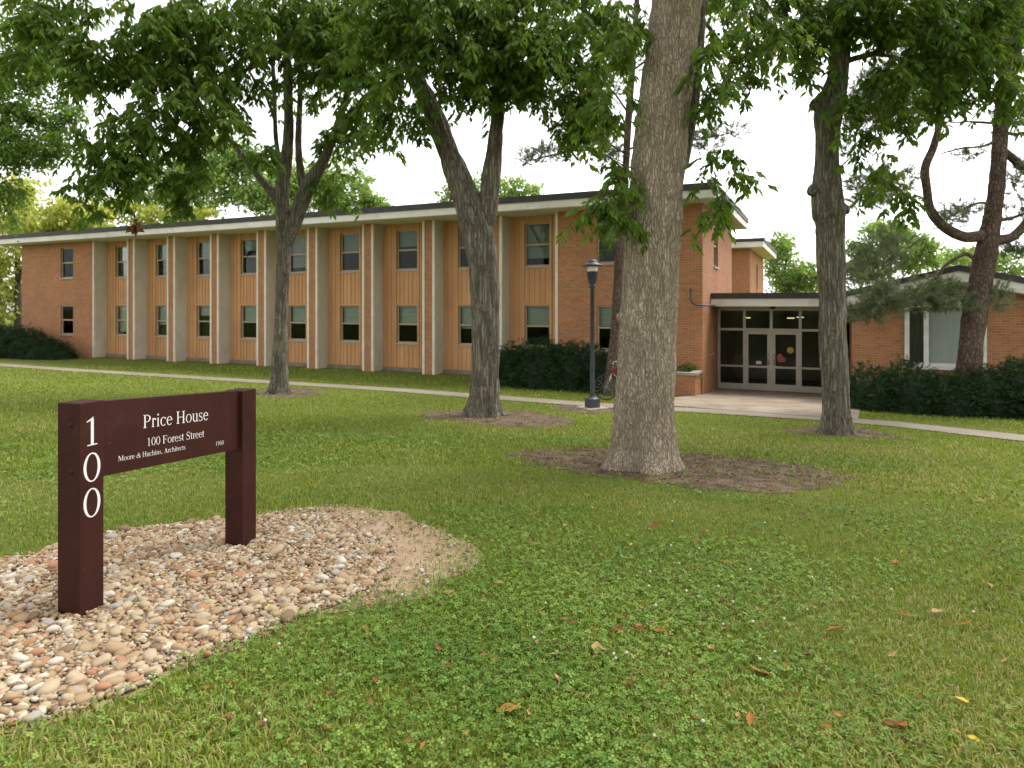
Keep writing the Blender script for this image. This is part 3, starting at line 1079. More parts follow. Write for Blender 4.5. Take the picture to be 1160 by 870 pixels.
limb("trunk", [(548, 478, 42), (548, 462, 41), (550, 420, 38), (550, 352, 37), (547, 300, 40), (541, 262, 43), (530, 232, 38), (521, 205, 33), (510, 178, 30), (499, 150, 29), (487, 118, 26), (470, 85, 22), (452, 40, 18), (440, -20, 13), (430, -120, 6)],
     dB, BARK_B, treeB, nang=150, step=.03, amp=.034, freq=9, zs=.13, flare=.42, fh=.2, lump=.07, seed=4, basez=bB.z - .02)
limb("branch", [(545, 275, 26), (551, 240, 29), (556, 210, 25), (559, 180, 23), (562, 150, 20), (566, 110, 18), (570, 60, 16), (578, 0, 13), (585, -90, 6)],
     dB, BARK_B, treeB, nang=90, step=.04, amp=.024, freq=9, zs=.16, lump=.05, seed=9)
limb("branch", [(566, 110, 9), (590, 80, 8), (622, 48, 6), (660, 25, 5), (700, 14, 3)], dB, BARK_B, treeB, nang=20, seed=5)
bC = ground_at(317, 446); dC = bC.y
treeC = tree_root("maple_tree", bC, "slender tree that fans into several limbs before the left wing, beside the footpath")
limb("trunk", [(316, 452, 23), (316, 438, 22), (317, 405, 20), (319, 350, 17.5), (321, 300, 18), (322, 262, 21), (320, 235, 19), (320, 210, 18), (324, 185, 17), (327, 140, 13), (325, 70, 11), (322, 10, 8), (318, -80, 4)],
     dC, BARK_B, treeC, nang=80, step=.05, amp=.022, freq=8, zs=.16, flare=.42, fh=.2, lump=.07, seed=6, basez=bC.z - .02)
for pts in ([(326, 275, 15), (334, 250, 20), (343, 225, 20), (352, 205, 19), (362, 190, 16), (374, 165, 12), (388, 125, 10), (402, 70, 8), (410, 0, 5)],
            [(344, 220, 11), (340, 190, 10), (338, 160, 9), (340, 110, 7), (340, 60, 6), (345, 0, 4)],
            [(318, 228, 13), (306, 216, 11), (290, 196, 9), (270, 170, 8), (250, 146, 7), (230, 122, 6), (212, 96, 4)],
            [(322, 195, 8), (316, 180, 7), (312, 150, 6), (311, 110, 6), (308, 60, 5), (300, 0, 4)],
            [(290, 150, 4), (262, 132, 5), (241, 110, 5), (215, 90, 4), (170, 70, 3)],
            [(312, 140, 4), (302, 110, 4), (288, 90, 4), (270, 60, 3)]):
    limb("branch", pts, dC, BARK_B, treeC, nang=28, step=.06, amp=.012, freq=9, zs=.2, seed=pts[0][0] % 7)
bD = ground_at(946, 491); dD = bD.y
treeD = tree_root("maple_tree", bD, "straight knobbly trunk standing before the right end of the glazed entrance")
limb("trunk", [(946, 498, 36), (946, 480, 36), (946, 440, 34), (944, 400, 33), (943, 350, 34), (942, 300, 36), (941, 255, 37), (939, 240, 42), (938, 222, 38), (937, 180, 32), (938, 150, 33), (938, 128, 38), (944, 105, 33), (949, 85, 28), (952, 40, 29), (953, 0, 32), (955, -60, 26), (957, -160, 18), (960, -280, 7)],
     dD, BARK_B, treeD, nang=140, step=.03, amp=.03, freq=10, zs=.13, flare=.36, fh=.2, lump=.06, seed=8, basez=bD.z - .02)
for pts in ([(921, 217, 20, .0), (918, 221, 9, 0)], [(957, 240, 18), (959, 243, 8)], [(922, 120, 18), (919, 122, 9)]):
    limb("knot", [(pts[0][0] + 8 * (1 if pts[0][0] < 940 else -1), pts[0][1] - 2, 30)] + pts, dD, BARK_B, treeD, nang=40, step=.02, amp=.02, freq=9, seed=3)
for pts in ([(951, 40, 12), (930, 36, 9), (905, 38, 7), (872, 55, 8), (850, 63, 9), (836, 68, 10), (824, 62, 8), (812, 45, 7), (800, 25, 5)],
            [(956, 70, 10), (985, 62, 7), (1010, 64, 5), (1040, 72, 3)],
            [(955, 40, 9), (990, 15, 7), (1030, 5, 5), (1080, 8, 3)]):
    limb("branch", pts, dD, BARK_B, treeD, nang=24, step=.06, amp=.012, freq=9, seed=pts[0][1] % 5)
limb("branch", [(777, 190, 6), (783, 140, 14), (788, 100, 15), (791, 60, 14), (795, 10, 12), (800, -60, 9), (812, -160, 5)], dA + .25, BARK_B, treeA, nang=40, seed=2)

pE = loc2w(7.6, -.75); pE.z = float(gz(pE.x, pE.y)); dE = pE.y
dE = 16.6
pE = at(1098, 455, dE); pE.z = float(gz(pE.x, pE.y))
pineE = tree_root("pine_tree", pE, "pine with reddish trunk and upswept limbs rising from the hedge before the gabled building")
limb("trunk", [(1097, 470, 29), (1098, 420, 27), (1101, 380, 26), (1106, 345, 26), (1113, 308, 25), (1119, 275, 23), (1125, 240, 19), (1130, 200, 18), (1134, 140, 17), (1141, 90, 19), (1150, 50, 17), (1160, 0, 15), (1168, -70, 11), (1172, -160, 5)],
     dE, BARK_P, pineE, nang=90, step=.05, amp=.02, freq=7, zs=.5, flare=.15, lump=.05, seed=5, basez=pE.z)
for pts in ([(1120, 266, 16), (1106, 268, 14), (1091, 268, 13), (1070, 257, 12), (1054, 238, 11), (1050, 214, 10), (1048, 190, 10), (1058, 165, 9), (1066, 131, 7), (1068, 105, 6), (1076, 60, 5), (1085, 10, 3)],
            [(1118, 275, 15), (1132, 272, 13), (1150, 266, 11), (1170, 240, 10), (1185, 190, 7), (1190, 120, 4)],
            [(1136, 170, 9), (1150, 182, 10), (1168, 200, 8), (1190, 210, 5)],
            [(1112, 300, 6), (1096, 288, 5), (1084, 292, 4.5), (1071, 301, 4), (1060, 314, 4), (1030, 332, 3.5), (994, 347, 3), (965, 351, 2)],
            [(1124, 232, 4), (1108, 230, 3), (1085, 240, 2.4), (1068, 250, 2)],
            [(1128, 160, 4), (1112, 166, 3), (1090, 168, 2.5), (1066, 174, 2)],
            [(1124, 250, 5), (1142, 248, 4), (1165, 240, 3)],
            [(1138, 150, 5), (1152, 152, 4), (1175, 146, 3)],
            [(1132, 140, 4), (1100, 138, 3), (1072, 138, 2), (1040, 130, 2)],
            [(1136, 110, 5), (1100, 98, 4), (1050, 96, 3), (1000, 104, 2)],
            [(1142, 80, 5), (1090, 60, 4), (1040, 50, 3), (990, 60, 2)]):
    limb("branch", pts, dE, BARK_P, pineE, nang=20, step=.06, amp=.01, freq=9, seed=pts[0][1] % 6)
dF = 19.3
pF = at(690, 445, dF); pF.z = float(gz(pF.x, pF.y))
pineF = tree_root("pine_tree", pF, "slim red barked pine half hidden behind the thickest trunk, against the right brick block")
limb("trunk", [(689, 455, 13), (692, 420, 12.5), (696, 387, 12), (701, 300, 11), (705, 240, 10), (708, 205, 9), (713, 120, 9), (719, 40, 8), (724, -40, 6), (730, -160, 3)],
     dF, BARK_P, pineF, nang=40, step=.07, amp=.016, freq=7, zs=.5, seed=3)
for pts in ([(708, 195, 3.5), (690, 178, 3), (660, 170, 2.5), (625, 176, 2), (600, 182, 1.5)], [(710, 175, 3), (680, 158, 2.5), (650, 150, 2)],
            [(713, 130, 3), (690, 100, 2.5), (660, 90, 2)], [(710, 170, 3), (740, 160, 2.4), (790, 158, 2), (830, 150, 1.5)], [(716, 80, 3), (750, 60, 2), (800, 60, 1.5)],
            [(714, 75, 3), (704, 72, 2.4), (690, 72, 2)]):
    limb("branch", pts, dF, BARK_P, pineF, nang=12, step=.08, amp=.005, freq=9, seed=1)

# ------------------------------------------------------------------ trees: crowns
def unit(v):
    return v / (np.linalg.norm(v, axis=-1, keepdims=True) + 1e-9)


def leaf_geo(base, dirn, nrm, L, Wd, fold=.18, droop=.12):
    """pointed, folded, drooping leaf blades: 6 verts, 4 quads-as-tris each"""
    n = len(base)
    side = unit(np.cross(dirn, nrm))
    up = unit(np.cross(side, dirn))
    L = L[:, None]; Wd = Wd[:, None]
    b = base
    mid = base + dirn * L * .48 - up * L * .02
    l = mid + side * Wd + up * Wd * fold * 2
    r = mid - side * Wd + up * Wd * fold * 2
    tip = base + dirn * L - np.array([0, 0, 1.]) * L * droop
    V = np.stack([b, l, mid, r, tip], 1).reshape(-1, 3)
    k = np.arange(n)[:, None] * 5
    T = np.concatenate([k + [0, 2, 1], k + [1, 2, 4], k + [0, 3, 2], k + [2, 3, 4]], 1).reshape(-1, 3)
    return V, T


def sprays(clumps, leaf, nleaf=6, nlets=5, twig=.45, seed=0, hang=.8, gaps=-.16, gfreq=1.35):
    """clumps: (centre, radii(3), count).  Every spray is a twig with compound leaves of drooping leaflets"""
    r = np.random.default_rng(seed)
    C = []
    for c, rad, cnt in clumps:
        v = unit(r.normal(size=(cnt, 3))) * (r.random((cnt, 1)) ** .38)
        v = v * (1.06 + .36 * fbm(v[:, :1] * 2.3 + c[0], v[:, 1:2] * 2.3 + c[2], v[:, 2:3] * 2.3, 2))
        C.append(np.array(c)[None] + v * np.array(rad)[None])
    C = np.concatenate(C)
    if gaps is not None:
        g = fbm(C[:, 0] * gfreq + 3, C[:, 1] * gfreq, C[:, 2] * gfreq, 2)
        C = C[g > gaps]
    n = len(C)
    az = r.random(n) * 2 * PI
    tdir = unit(np.stack([np.cos(az), np.sin(az), -.25 - .9 * r.random(n) * hang], 1))
    tlen = twig * (.6 + .8 * r.random(n))
    f = (np.arange(nleaf) + .6)[None, :, None] / nleaf
    P = C[:, None] + tdir[:, None] * tlen[:, None, None] * f
    P[..., 2] -= (f[..., 0] ** 2) * tlen[:, None] * .3
    A2 = r.random((n, nleaf)) * 2 * PI
    ld = unit(np.stack([np.cos(A2), np.sin(A2), -.35 - .8 * r.random((n, nleaf))], -1) + .35 * tdir[:, None])
    lp = P.reshape(-1, 3); ld = ld.reshape(-1, 3)
    m = len(lp)
    # leaflets along a short rachis
    rl = leaf * (.75 + .5 * r.random(m))
    s0 = unit(np.cross(ld, np.array([0, 0, 1.]) + .2 * r.normal(size=(m, 3))))
    base, dirs = [], []
    for q in range(nlets):
        if q == nlets - 1: t, sd = .75, 0
        else: t, sd = .25 + .5 * (q // 2) / max(1, (nlets // 2)), (1 if q % 2 else -1)
        base.append(lp + ld * (rl * t)[:, None])
        dirs.append(unit(ld + s0 * sd * .95 + r.normal(size=(m, 3)) * .16 - np.array([0, 0, .35 if sd else .2])))
    base = np.stack(base, 1).reshape(-1, 3); dirs = np.stack(dirs, 1).reshape(-1, 3)
    k = len(base)
    nr = unit(np.array([0, 0, 1.])[None] + .55 * r.normal(size=(k, 3)))
    Ln = np.repeat(rl, nlets) * (.8 + .4 * r.random(k))
    V, T = leaf_geo(base, dirs, nr, Ln, Ln * (.165 + .06 * r.random(k)))
    tint = np.clip(.5 * np.repeat(r.random(m), nlets) + .3 * r.random(k) + .28 * np.repeat(np.repeat(r.random(n), nleaf), nlets), 0, 1)
    tint = np.repeat(tint, 5)
    # twigs as thin three-sided slivers
    e = tdir; s1 = unit(np.cross(e, [0, 0, 1.]))
    s2 = np.cross(e, s1)
    tw = .005
    a0 = C - e * .15 * tlen[:, None]; mid = C + e * tlen[:, None] * .5 - np.array([0, 0, .075]) * tlen[:, None]; a1 = C + e * tlen[:, None] - np.array([0, 0, .3]) * tlen[:, None]
    VV = np.stack([a0 + s1 * tw, a0 - s1 * .5 * tw + s2 * tw, a0 - s1 * .5 * tw - s2 * tw, mid + s1 * tw * .7, mid - s1 * .4 * tw + s2 * tw * .7, mid - s1 * .4 * tw - s2 * tw * .7, a1], 1).reshape(-1, 3)
    kk = np.arange(n)[:, None] * 7
    tr = []
    for q in range(3):
        w = (q + 1) % 3
        tr += [kk + [q, w, w + 3], kk + [q, w + 3, q + 3], kk + [q + 3, w + 3, 6]]
    TT = np.concatenate(tr, 1).reshape(-1, 3)
    mi = np.r_[np.zeros(len(T), int), np.ones(len(TT), int)]
    return np.vstack([V, VV]), np.vstack([T, TT + len(V)]), np.r_[tint, np.zeros(len(VV))], mi


LEAF_DARK = leaf_mat("maple_leaf", [(0, (.044, .085, .014)), (.5, (.095, .165, .025)), (.85, (.155, .23, .038)), (1, (.25, .29, .065))], trans=.48, spec=.18, rough=.5)
LEAF_FAR = leaf_mat("far_leaf", [(0, (.13, .21, .055)), (.5, (.24, .35, .10)), (1, (.38, .48, .17))], trans=.4, rough=.6)  # paled: overexposure and distance haze are put into the leaf colour
LEAF_YEL = leaf_mat("yellow_leaf", [(0, (.24, .30, .06)), (.5, (.40, .43, .10)), (1, (.55, .54, .17))], trans=.4, rough=.6)
LEAF_MID = leaf_mat("locust_leaf", [(0, (.06, .12, .02)), (.5, (.12, .205, .036)), (1, (.20, .29, .06))], trans=.4, rough=.55)
YEW = leaf_mat("yew_needle", [(0, (.014, .034, .013)), (.5, (.028, .058, .021)), (1, (.058, .095, .034))], trans=.1, rough=.8, spec=.08)
PINEL = leaf_mat("pine_needle", [(0, (.085, .115, .062)), (.5, (.155, .185, .11)), (.9, (.23, .25, .15)), (1, (.30, .15, .07))], trans=.25, rough=.6)


def pxclumps(lst, d, dz=1.0):
    """(px,py,rx,ry,count[,depth shift]) -> clumps at the tree's distance"""
    out = []
    for q in lst:
        dd = d + (q[5] if len(q) > 5 else 0)
        c = at(q[0], q[1], dd)
        rx, ry = q[2] * dd / F_PX, q[3] * dd / F_PX
        out.append((tuple(c), (rx, max(rx * .8, .35) * dz, ry), q[4]))
    return out


def crown(par, clumps, leaf, m, seed, **k):
    V, T, t, mi = sprays(clumps, leaf, seed=seed, **k)
    V = V - np.array(par.matrix_world.translation)
    return link("crown", npmesh("crown", V, T, [m, BARK_T], tint=t, mi=mi), par)


crown(treeC, pxclumps([
    (330, 35, 75, 48, 150, -1.5), (245, 45, 70, 50, 150, -2.5), (160, 40, 60, 45, 120, -3), (215, 110, 62, 42, 105, -3), (140, 160, 46, 44, 75, -3.5),
    (120, 205, 36, 30, 34, -3.6), (185, 190, 45, 38, 60, -3.2), (205, 172, 24, 30, 16, -2.5), (95, 60, 40, 42, 60, -3.5), (400, 50, 62, 60, 130, -1.5), (300, 98, 40, 18, 16, -2), (300, 168, 18, 22, 9, -3),
    (425, 110, 38, 45, 60, -1), (370, 30, 70, 40, 100, 0), (385, 150, 26, 30, 22, 0), (370, 200, 20, 26, 12, 0), (255, 98, 30, 26, 22, -1), (350, 90, 50, 26, 24, .5), (60, 20, 40, 26, 50, -3.5), (405, 205, 10, 16, 5, .3), (60, -8, 60, 22, 70, -3), (180, -12, 80, 22, 90, -2.5), (320, -12, 90, 24, 100, -1.5), (30, 55, 26, 16, 14, -3.5), (420, -5, 50, 24, 50, -1)], dC) +
    [(tuple(at(300, -150, dC)), (3.9, 3.6, 2.2), 150)], .19, LEAF_DARK, 21)
crown(treeB, pxclumps([
    (520, 35, 80, 50, 190, -1), (470, 78, 46, 44, 90, -1), (535, 78, 60, 36, 90, -.8), (590, 55, 66, 52, 150, -.6), (450, 40, 60, 55, 110, -1), (640, 95, 40, 48, 70, -.4),
    (655, 135, 34, 30, 34, -.4), (608, 95, 30, 30, 35, 0), (690, 45, 36, 45, 50, 0), (430, 120, 28, 40, 30, -.5), (485, 128, 14, 16, 6, -.8), (480, -12, 80, 22, 90, -1), (600, -14, 80, 24, 80, -.6), (680, 10, 34, 26, 26, -.4), (660, 75, 40, 24, 30, -.3)], dB) +
    [(tuple(at(520, -130, dB)), (3.4, 3.2, 1.9), 130)], .155, LEAF_DARK, 22, gaps=-.55)
crown(treeA, pxclumps([
    (698, 30, 26, 45, 16), (690, 120, 26, 40, 13), (696, 200, 20, 30, 16), (676, 232, 14, 14, 7), (702, 240, 8, 14, 5), (640, 20, 30, 30, 14, .4), (806, 60, 18, 36, 12), (816, 105, 14, 18, 8), (824, 165, 6, 16, 6), (820, 205, 6, 20, 6), (808, 230, 12, 8, 5), (860, 30, 36, 30, 18, .5)], dA - .3, .8) +
    [(tuple(at(785, -260, dA)), (3.8, 3.8, 1.6), 150), (tuple(at(600, -200, dA - 1)), (2.4, 2.4, .8), 70), (tuple(at(1000, -190, dA - 1)), (3.0, 2.6, .9), 240), (tuple(at(1500, -330, dA - 2.5)), (2.6, 2.6, .9), 160)], .12, LEAF_DARK, 23, nleaf=6, twig=.36, gaps=None)  # last two clumps: unseen leaves added over the right foreground to shade the lawn
crown(treeD, pxclumps([
    (935, 25, 66, 34, 80, -.6), (870, 25, 55, 34, 55, -.6), (845, 80, 30, 20, 12, -.6), (1000, 22, 60, 40, 95, -.6), (990, 80, 46, 26, 42, -.8), (1000, 128, 30, 24, 16, -.8), (1005, 195, 18, 24, 12, -.8), (1018, 225, 14, 14, 6, -.8), (985, 160, 16, 18, 6, -.8),
    (1060, 55, 52, 45, 85, -.5), (1100, 30, 70, 40, 110, -.4), (1048, 112, 28, 22, 16, -.6), (1120, 85, 46, 40, 45, -.3), (895, 70, 26, 22, 9, -.5), (965, 110, 20, 30, 12, -.7), (860, -10, 60, 22, 50, -.6), (960, -12, 70, 22, 80, -.6), (1080, -12, 80, 24, 90, -.4), (830, 30, 26, 30, 20, -.4)], dD) +
    [(tuple(at(960, -130, dD)), (3.6, 3.4, 1.9), 480), (tuple(at(1080, -110, dD + 1.5)), (3.2, 3.0, 1.6), 340)], .145, LEAF_DARK, 24, gaps=-.08)  # unseen clumps overhead, made dense to shade the crown below

# a dead leaf bunch caught on the lowest twig of the left crown
dl = empty("dead_leaf_bunch", tuple(at(152, 250, dC - 3.6)), 0, "curled bunch of dead brown leaves hanging below the left crown", "dead leaves")
r_ = np.random.default_rng(4)
nn = 16
bs = r_.normal(size=(nn, 3)) * .03 - np.array([0, 0, .08])
V, T = leaf_geo(bs, unit(r_.normal(size=(nn, 3)) * [.6, .6, .5] - [0, 0, .8]), unit(r_.normal(size=(nn, 3))), np.full(nn, .2), np.full(nn, .06), fold=.5)
DEADM = leaf_mat("dead_leaf", [(0, (.10, .035, .018)), (.5, (.20, .075, .030)), (1, (.32, .15, .06))], trans=.15, rough=.6, ttint=(1, .8, .6))
link("leaf_clump", npmesh("leaf_clump", V, T, [DEADM], tint=np.repeat(r_.random(nn) * .4, 5)), dl)
m = MB(); m.tube([(0, 0, -.05), (.01, 0, .1), (.03, .02, .3)], .006, 6); m.build("twig", BARK_T, dl)


def needle_tufts(clumps, L, seed, n=26, w=.006):
    r = np.random.default_rng(seed)
    B, D = [], []
    for c, rad, cnt in clumps:
        v = unit(r.normal(size=(cnt, 3))) * (r.random((cnt, 1)) ** .6)
        P = np.array(c) + v * np.array(rad)
        ax = unit(v * [1, 1, .3] + [0, 0, .35] + .4 * r.normal(size=(cnt, 3)))
        d = unit(ax[:, None] * .75 + .75 * r.normal(size=(cnt, n, 3)))
        b = P[:, None] + ax[:, None] * (r.random((cnt, n, 1)) * L * 1.6)
        B.append(b.reshape(-1, 3)); D.append(d.reshape(-1, 3))
    B, D = np.concatenate(B), np.concatenate(D)
    k = len(B)
    s = unit(np.cross(D, r.normal(size=(k, 3)))) * w
    Ln = (L * (.7 + .6 * r.random(k)))[:, None]
    V = np.stack([B - s, B + s, B + D * Ln], 1).reshape(-1, 3)
    T = np.arange(k * 3).reshape(-1, 3)
    return V, T, np.repeat(np.clip(np.repeat(r.random(k // n), n) * .6 + .25 * r.random(k), 0, .9), 3)


def pine_crown(par, clumps, L, seed, n=26, w=.006, tadd=0):
    V, T, t = needle_tufts(clumps, L, seed, n, w)
    V = V - np.array(par.matrix_world.translation)
    return link("crown", npmesh("crown", V, T, [PINEL], tint=np.clip(t + tadd, 0, 1)), par)


pine_crown(pineE, [(c, tuple(q * 1.18 for q in r), int(n * 3.4)) for c, r, n in pxclumps([
    (1040, 342, 45, 10, 40), (1000, 335, 38, 18, 56), (985, 355, 26, 10, 30), (1066, 330, 24, 14, 36), (985, 300, 30, 20, 36, -.3), (1010, 275, 26, 18, 26, -.3), (1075, 346, 26, 9, 16),
    (1000, 205, 32, 14, 45), (985, 225, 22, 12, 25), (1005, 130, 46, 20, 85), (1030, 95, 50, 24, 110), (1060, 60, 60, 30, 120), (985, 110, 30, 24, 45), (960, 170, 14, 12, 8),
    (1095, 20, 60, 34, 130), (1150, 25, 40, 40, 100), (1130, 60, 36, 30, 60), (1150, 130, 22, 24, 28), (1152, 205, 16, 22, 16), (1090, 240, 18, 10, 14), (1070, 250, 14, 10, 10), (1100, 175, 14, 8, 7), (1158, 240, 14, 12, 12),
    (1150, 285, 18, 8, 16), (1125, 340, 14, 16, 18)], dE)] + [(tuple(at(1130, -120, dE)), (2.8, 2.6, 2.2), 300)], .13, 31, n=40, w=.0065)
pine_crown(pineF, [(c, r, int(n * 3)) for c, r, n in pxclumps([
    (600, 180, 14, 9, 14), (622, 172, 18, 8, 18), (655, 160, 24, 10, 28), (690, 172, 18, 16, 26), (650, 146, 20, 8, 14), (690, 95, 24, 20, 26), (660, 90, 20, 12, 16), (705, 60, 24, 30, 34),
    (800, 165, 22, 8, 12), (832, 150, 14, 7, 8), (790, 155, 12, 10, 8), (740, 40, 40, 30, 40), (805, 150, 16, 9, 8), (806, 152, 6, 6, 2)], dF)] + [(tuple(at(725, -80, dF)), (2.4, 2.2, 2.4), 220)], .13, 32, n=36, w=.007, tadd=.08)


# ------------------------------------------------------------------ background trees
def far_crown(par, clumps, leaf, m, seed):
    """broad crowns seen from afar: clouds of leaf-sized faces in uneven clumps with gaps"""
    r = np.random.default_rng(seed)
    B = []
    for c, rad, cnt in clumps:
        k = 26                                            # sub-clumps per clump
        sc = unit(r.normal(size=(k, 3))) * (r.random((k, 1)) ** .4) * .95
        w = r.integers(0, k, cnt)
        v = sc[w] + r.normal(size=(cnt, 3)) * .155
        B.append(np.array(c) + v * np.array(rad))
    B = np.concatenate(B)
    k = len(B)
    d = unit(r.normal(size=(k, 3)) + [0, 0, -.25])
    nr = unit(r.normal(size=(k, 3)) * .6 + [0, 0, 1.])
    Ln = leaf * (.6 + .8 * r.random(k))
    V, T = leaf_geo(B, d, nr, Ln, Ln * .3)
    t = np.clip(.5 + .28 * fbm(B[:, 0] * .5, B[:, 1] * .5, B[:, 2] * .5, 2) + .22 * r.normal(size=k) * .8, 0, 1)
    V = V - np.array(par.matrix_world.translation)
    return link("crown", npmesh("crown", V, T, [m], tint=np.repeat(t, 5)), par)


def far_tree(name, px, d, label, cl, leaf, m, seed, width=.45, group=None, topy=None):
    p = at(px, 400, d); p.z = float(gz(p.x, p.y))
    t = empty(name, tuple(p), 0, label, "tree", group)
    top = topy or min(c[1] for c in cl)
    q = MB()
    h = CAM_Z + (HOR - top) / F_PX * d - p.z
    q.tube([(0, 0, -.3), (.05, 0, h * .3), (-.1, .1, h * .6), (.1, 0, h * .9)], [width * .6, width * .45, width * .3, .05], 12)
    for a in range(5):
        w = 2 * PI * a / 5 + seed
        q.tube([(0, 0, h * (.3 + .08 * a)), (math.cos(w) * h * .12, math.sin(w) * h * .12, h * (.42 + .08 * a)), (math.cos(w) * h * .24, math.sin(w) * h * .24, h * (.56 + .07 * a))], [width * .22, width * .14, .03], 7)
    q.build("trunk", BARK_B, t)
    far_crown(t, pxclumps(cl, d), leaf, m, seed)
    return t


far_tree("broadleaf_tree", -70, 27, "fine leaved tree reaching in from the left edge above the yellow tree",
         [(15, 60, 62, 40, 5200), (30, 125, 52, 40, 4600), (10, 170, 50, 34, 3400), (-60, 100, 70, 90, 4000), (60, 165, 34, 20, 1000), (5, 230, 30, 40, 1000)], .17, LEAF_MID, 41)
far_tree("yellow_tree", 20, 47, "yellow green tree beyond the far left end of the dormitory",
         [(40, 255, 60, 42, 4200), (5, 330, 30, 50, 2200), (85, 250, 40, 24, 1800), (-40, 290, 60, 70, 2200), (20, 215, 40, 20, 1000)], .33, LEAF_YEL, 42)
far_tree("yellow_tree", 170, 62, "yellow topped tree just over the roof left of the slender tree",
         [(150, 245, 50, 14, 1500), (215, 242, 30, 12, 900), (120, 232, 30, 16, 600)], .4, LEAF_YEL, 43)
far_tree("broadleaf_tree", 230, 66, "bright green tree over the roof behind the drooping left crown",
         [(225, 205, 52, 44, 4800), (175, 212, 44, 34, 2600), (280, 205, 44, 36, 3400), (250, 170, 44, 28, 2000), (305, 225, 30, 20, 1200)], .42, LEAF_FAR, 44)
far_tree("broadleaf_tree", 360, 70, "rounded green tree over the roof right of the slender tree",
         [(350, 205, 50, 38, 4200), (395, 216, 36, 22, 2400), (315, 218, 34, 30, 2000), (420, 230, 20, 10, 700)], .42, LEAF_FAR, 45)
far_tree("broadleaf_tree", 560, 78, "pale green treetop over the roof seen through the fork",
         [(555, 212, 34, 20, 1700), (590, 215, 26, 14, 1000), (515, 218, 22, 14, 700)], .42, LEAF_FAR, 46)
far_tree("broadleaf_tree", 890, 58, "light green tree above the entrance canopy",
         [(888, 300, 26, 36, 2200), (905, 318, 24, 20, 1200), (925, 320, 22, 20, 900), (880, 275, 16, 14, 400)], .34, LEAF_FAR, 47)
far_tree("broadleaf_tree", 1010, 52, "dull green tree behind the low gable roof",
         [(1010, 285, 40, 32, 2600), (970, 300, 26, 30, 1300), (1040, 290, 26, 22, 1100), (1000, 262, 26, 14, 700)], .34, LEAF_FAR, 48)
far_tree("broadleaf_tree", 1100, 60, "low green tree behind the pine trunk at the right",
         [(1090, 296, 34, 18, 1300), (1140, 300, 34, 20, 1300)], .36, LEAF_FAR, 49)

# ------------------------------------------------------------------ shrubs
def shrub(name, lobes, label, seed, cnt, L=.16, cat="shrub", m=None):
    """spreading yew: many feathery sprays on an uneven dome of lobes (centre, radii)"""
    r = np.random.default_rng(seed)
    B, D = [], []
    for c, rad in lobes:
        k = int(cnt * (rad[0] * rad[2]) ** .8)
        v = unit(r.normal(size=(k, 3)))
        v[:, 2] = np.abs(v[:, 2]) * np.where(r.random(k) < .12, -.3, 1)
        bump = 1 + .2 * fbm(v[:, 0] * 3 + c[0], v[:, 1] * 3 + c[1], v[:, 2] * 3, 3)
        P = np.array(c) + v * np.array(rad) * bump[:, None] * (.80 + .22 * r.random((k, 1)))
        B.append(P); D.append(unit(v * [1, 1, .45] + .55 * r.normal(size=(k, 3)) + [0, 0, -.1]))
    B, D = np.concatenate(B), np.concatenate(D)
    # feather: spray axis with needles as small slivers
    n = 9
    k = len(B)
    s = unit(np.cross(D, r.normal(size=(k, 3)) * .5 + [0, 0, 1.]))
    t = (np.arange(n) / n)[None, :, None]
    base = B[:, None] + D[:, None] * t * L
    sd = np.where(np.arange(n) % 2, 1, -1)[None, :, None]
    nd = unit(D[:, None] * .8 + s[:, None] * sd + .2 * r.normal(size=(k, n, 3)))
    base, nd = base.reshape(-1, 3), nd.reshape(-1, 3)
    w = unit(np.cross(nd, r.normal(size=nd.shape))) * .011
    V = np.stack([base - w, base + w, base + nd * L * .55], 1).reshape(-1, 3)
    T = np.arange(len(V)).reshape(-1, 3)
    t = np.repeat(np.clip(np.repeat(r.random(k), n) * .55 + .3 * r.random(k * n), 0, 1), 3)
    p = Vector(np.mean([l[0] for l in lobes], 0)); p.z = float(gz(p.x, p.y))
    root = empty(name, tuple(p), 0, label, cat)
    link("foliage", npmesh("foliage", V - np.array(p), T, [m or YEW], tint=t), root)
    # solid dark green blob added inside each lobe to stand for the shaded interior
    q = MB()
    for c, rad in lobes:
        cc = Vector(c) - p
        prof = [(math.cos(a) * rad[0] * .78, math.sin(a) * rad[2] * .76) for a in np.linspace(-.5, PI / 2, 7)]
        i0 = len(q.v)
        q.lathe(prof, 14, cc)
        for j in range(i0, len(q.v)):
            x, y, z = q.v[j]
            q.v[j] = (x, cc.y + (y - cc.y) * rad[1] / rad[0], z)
    q.build("core_blob", mat("yew_stems_" + name if "yew_stems" not in MATS else "yew_stems_b", (.012, .022, .010), (.022, .03, .014), rough=.95, scale=9, bump=.4) if "yew_core" not in MATS else MATS["yew_core"], root)
    return root


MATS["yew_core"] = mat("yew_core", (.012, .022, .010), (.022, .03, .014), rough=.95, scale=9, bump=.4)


def lobe(x, y, rx, ry, rz, z=None):
    p = loc2w(x, y)
    return ((p.x, p.y, float(gz(p.x, p.y)) + (z or 0)), (rx, ry, rz))


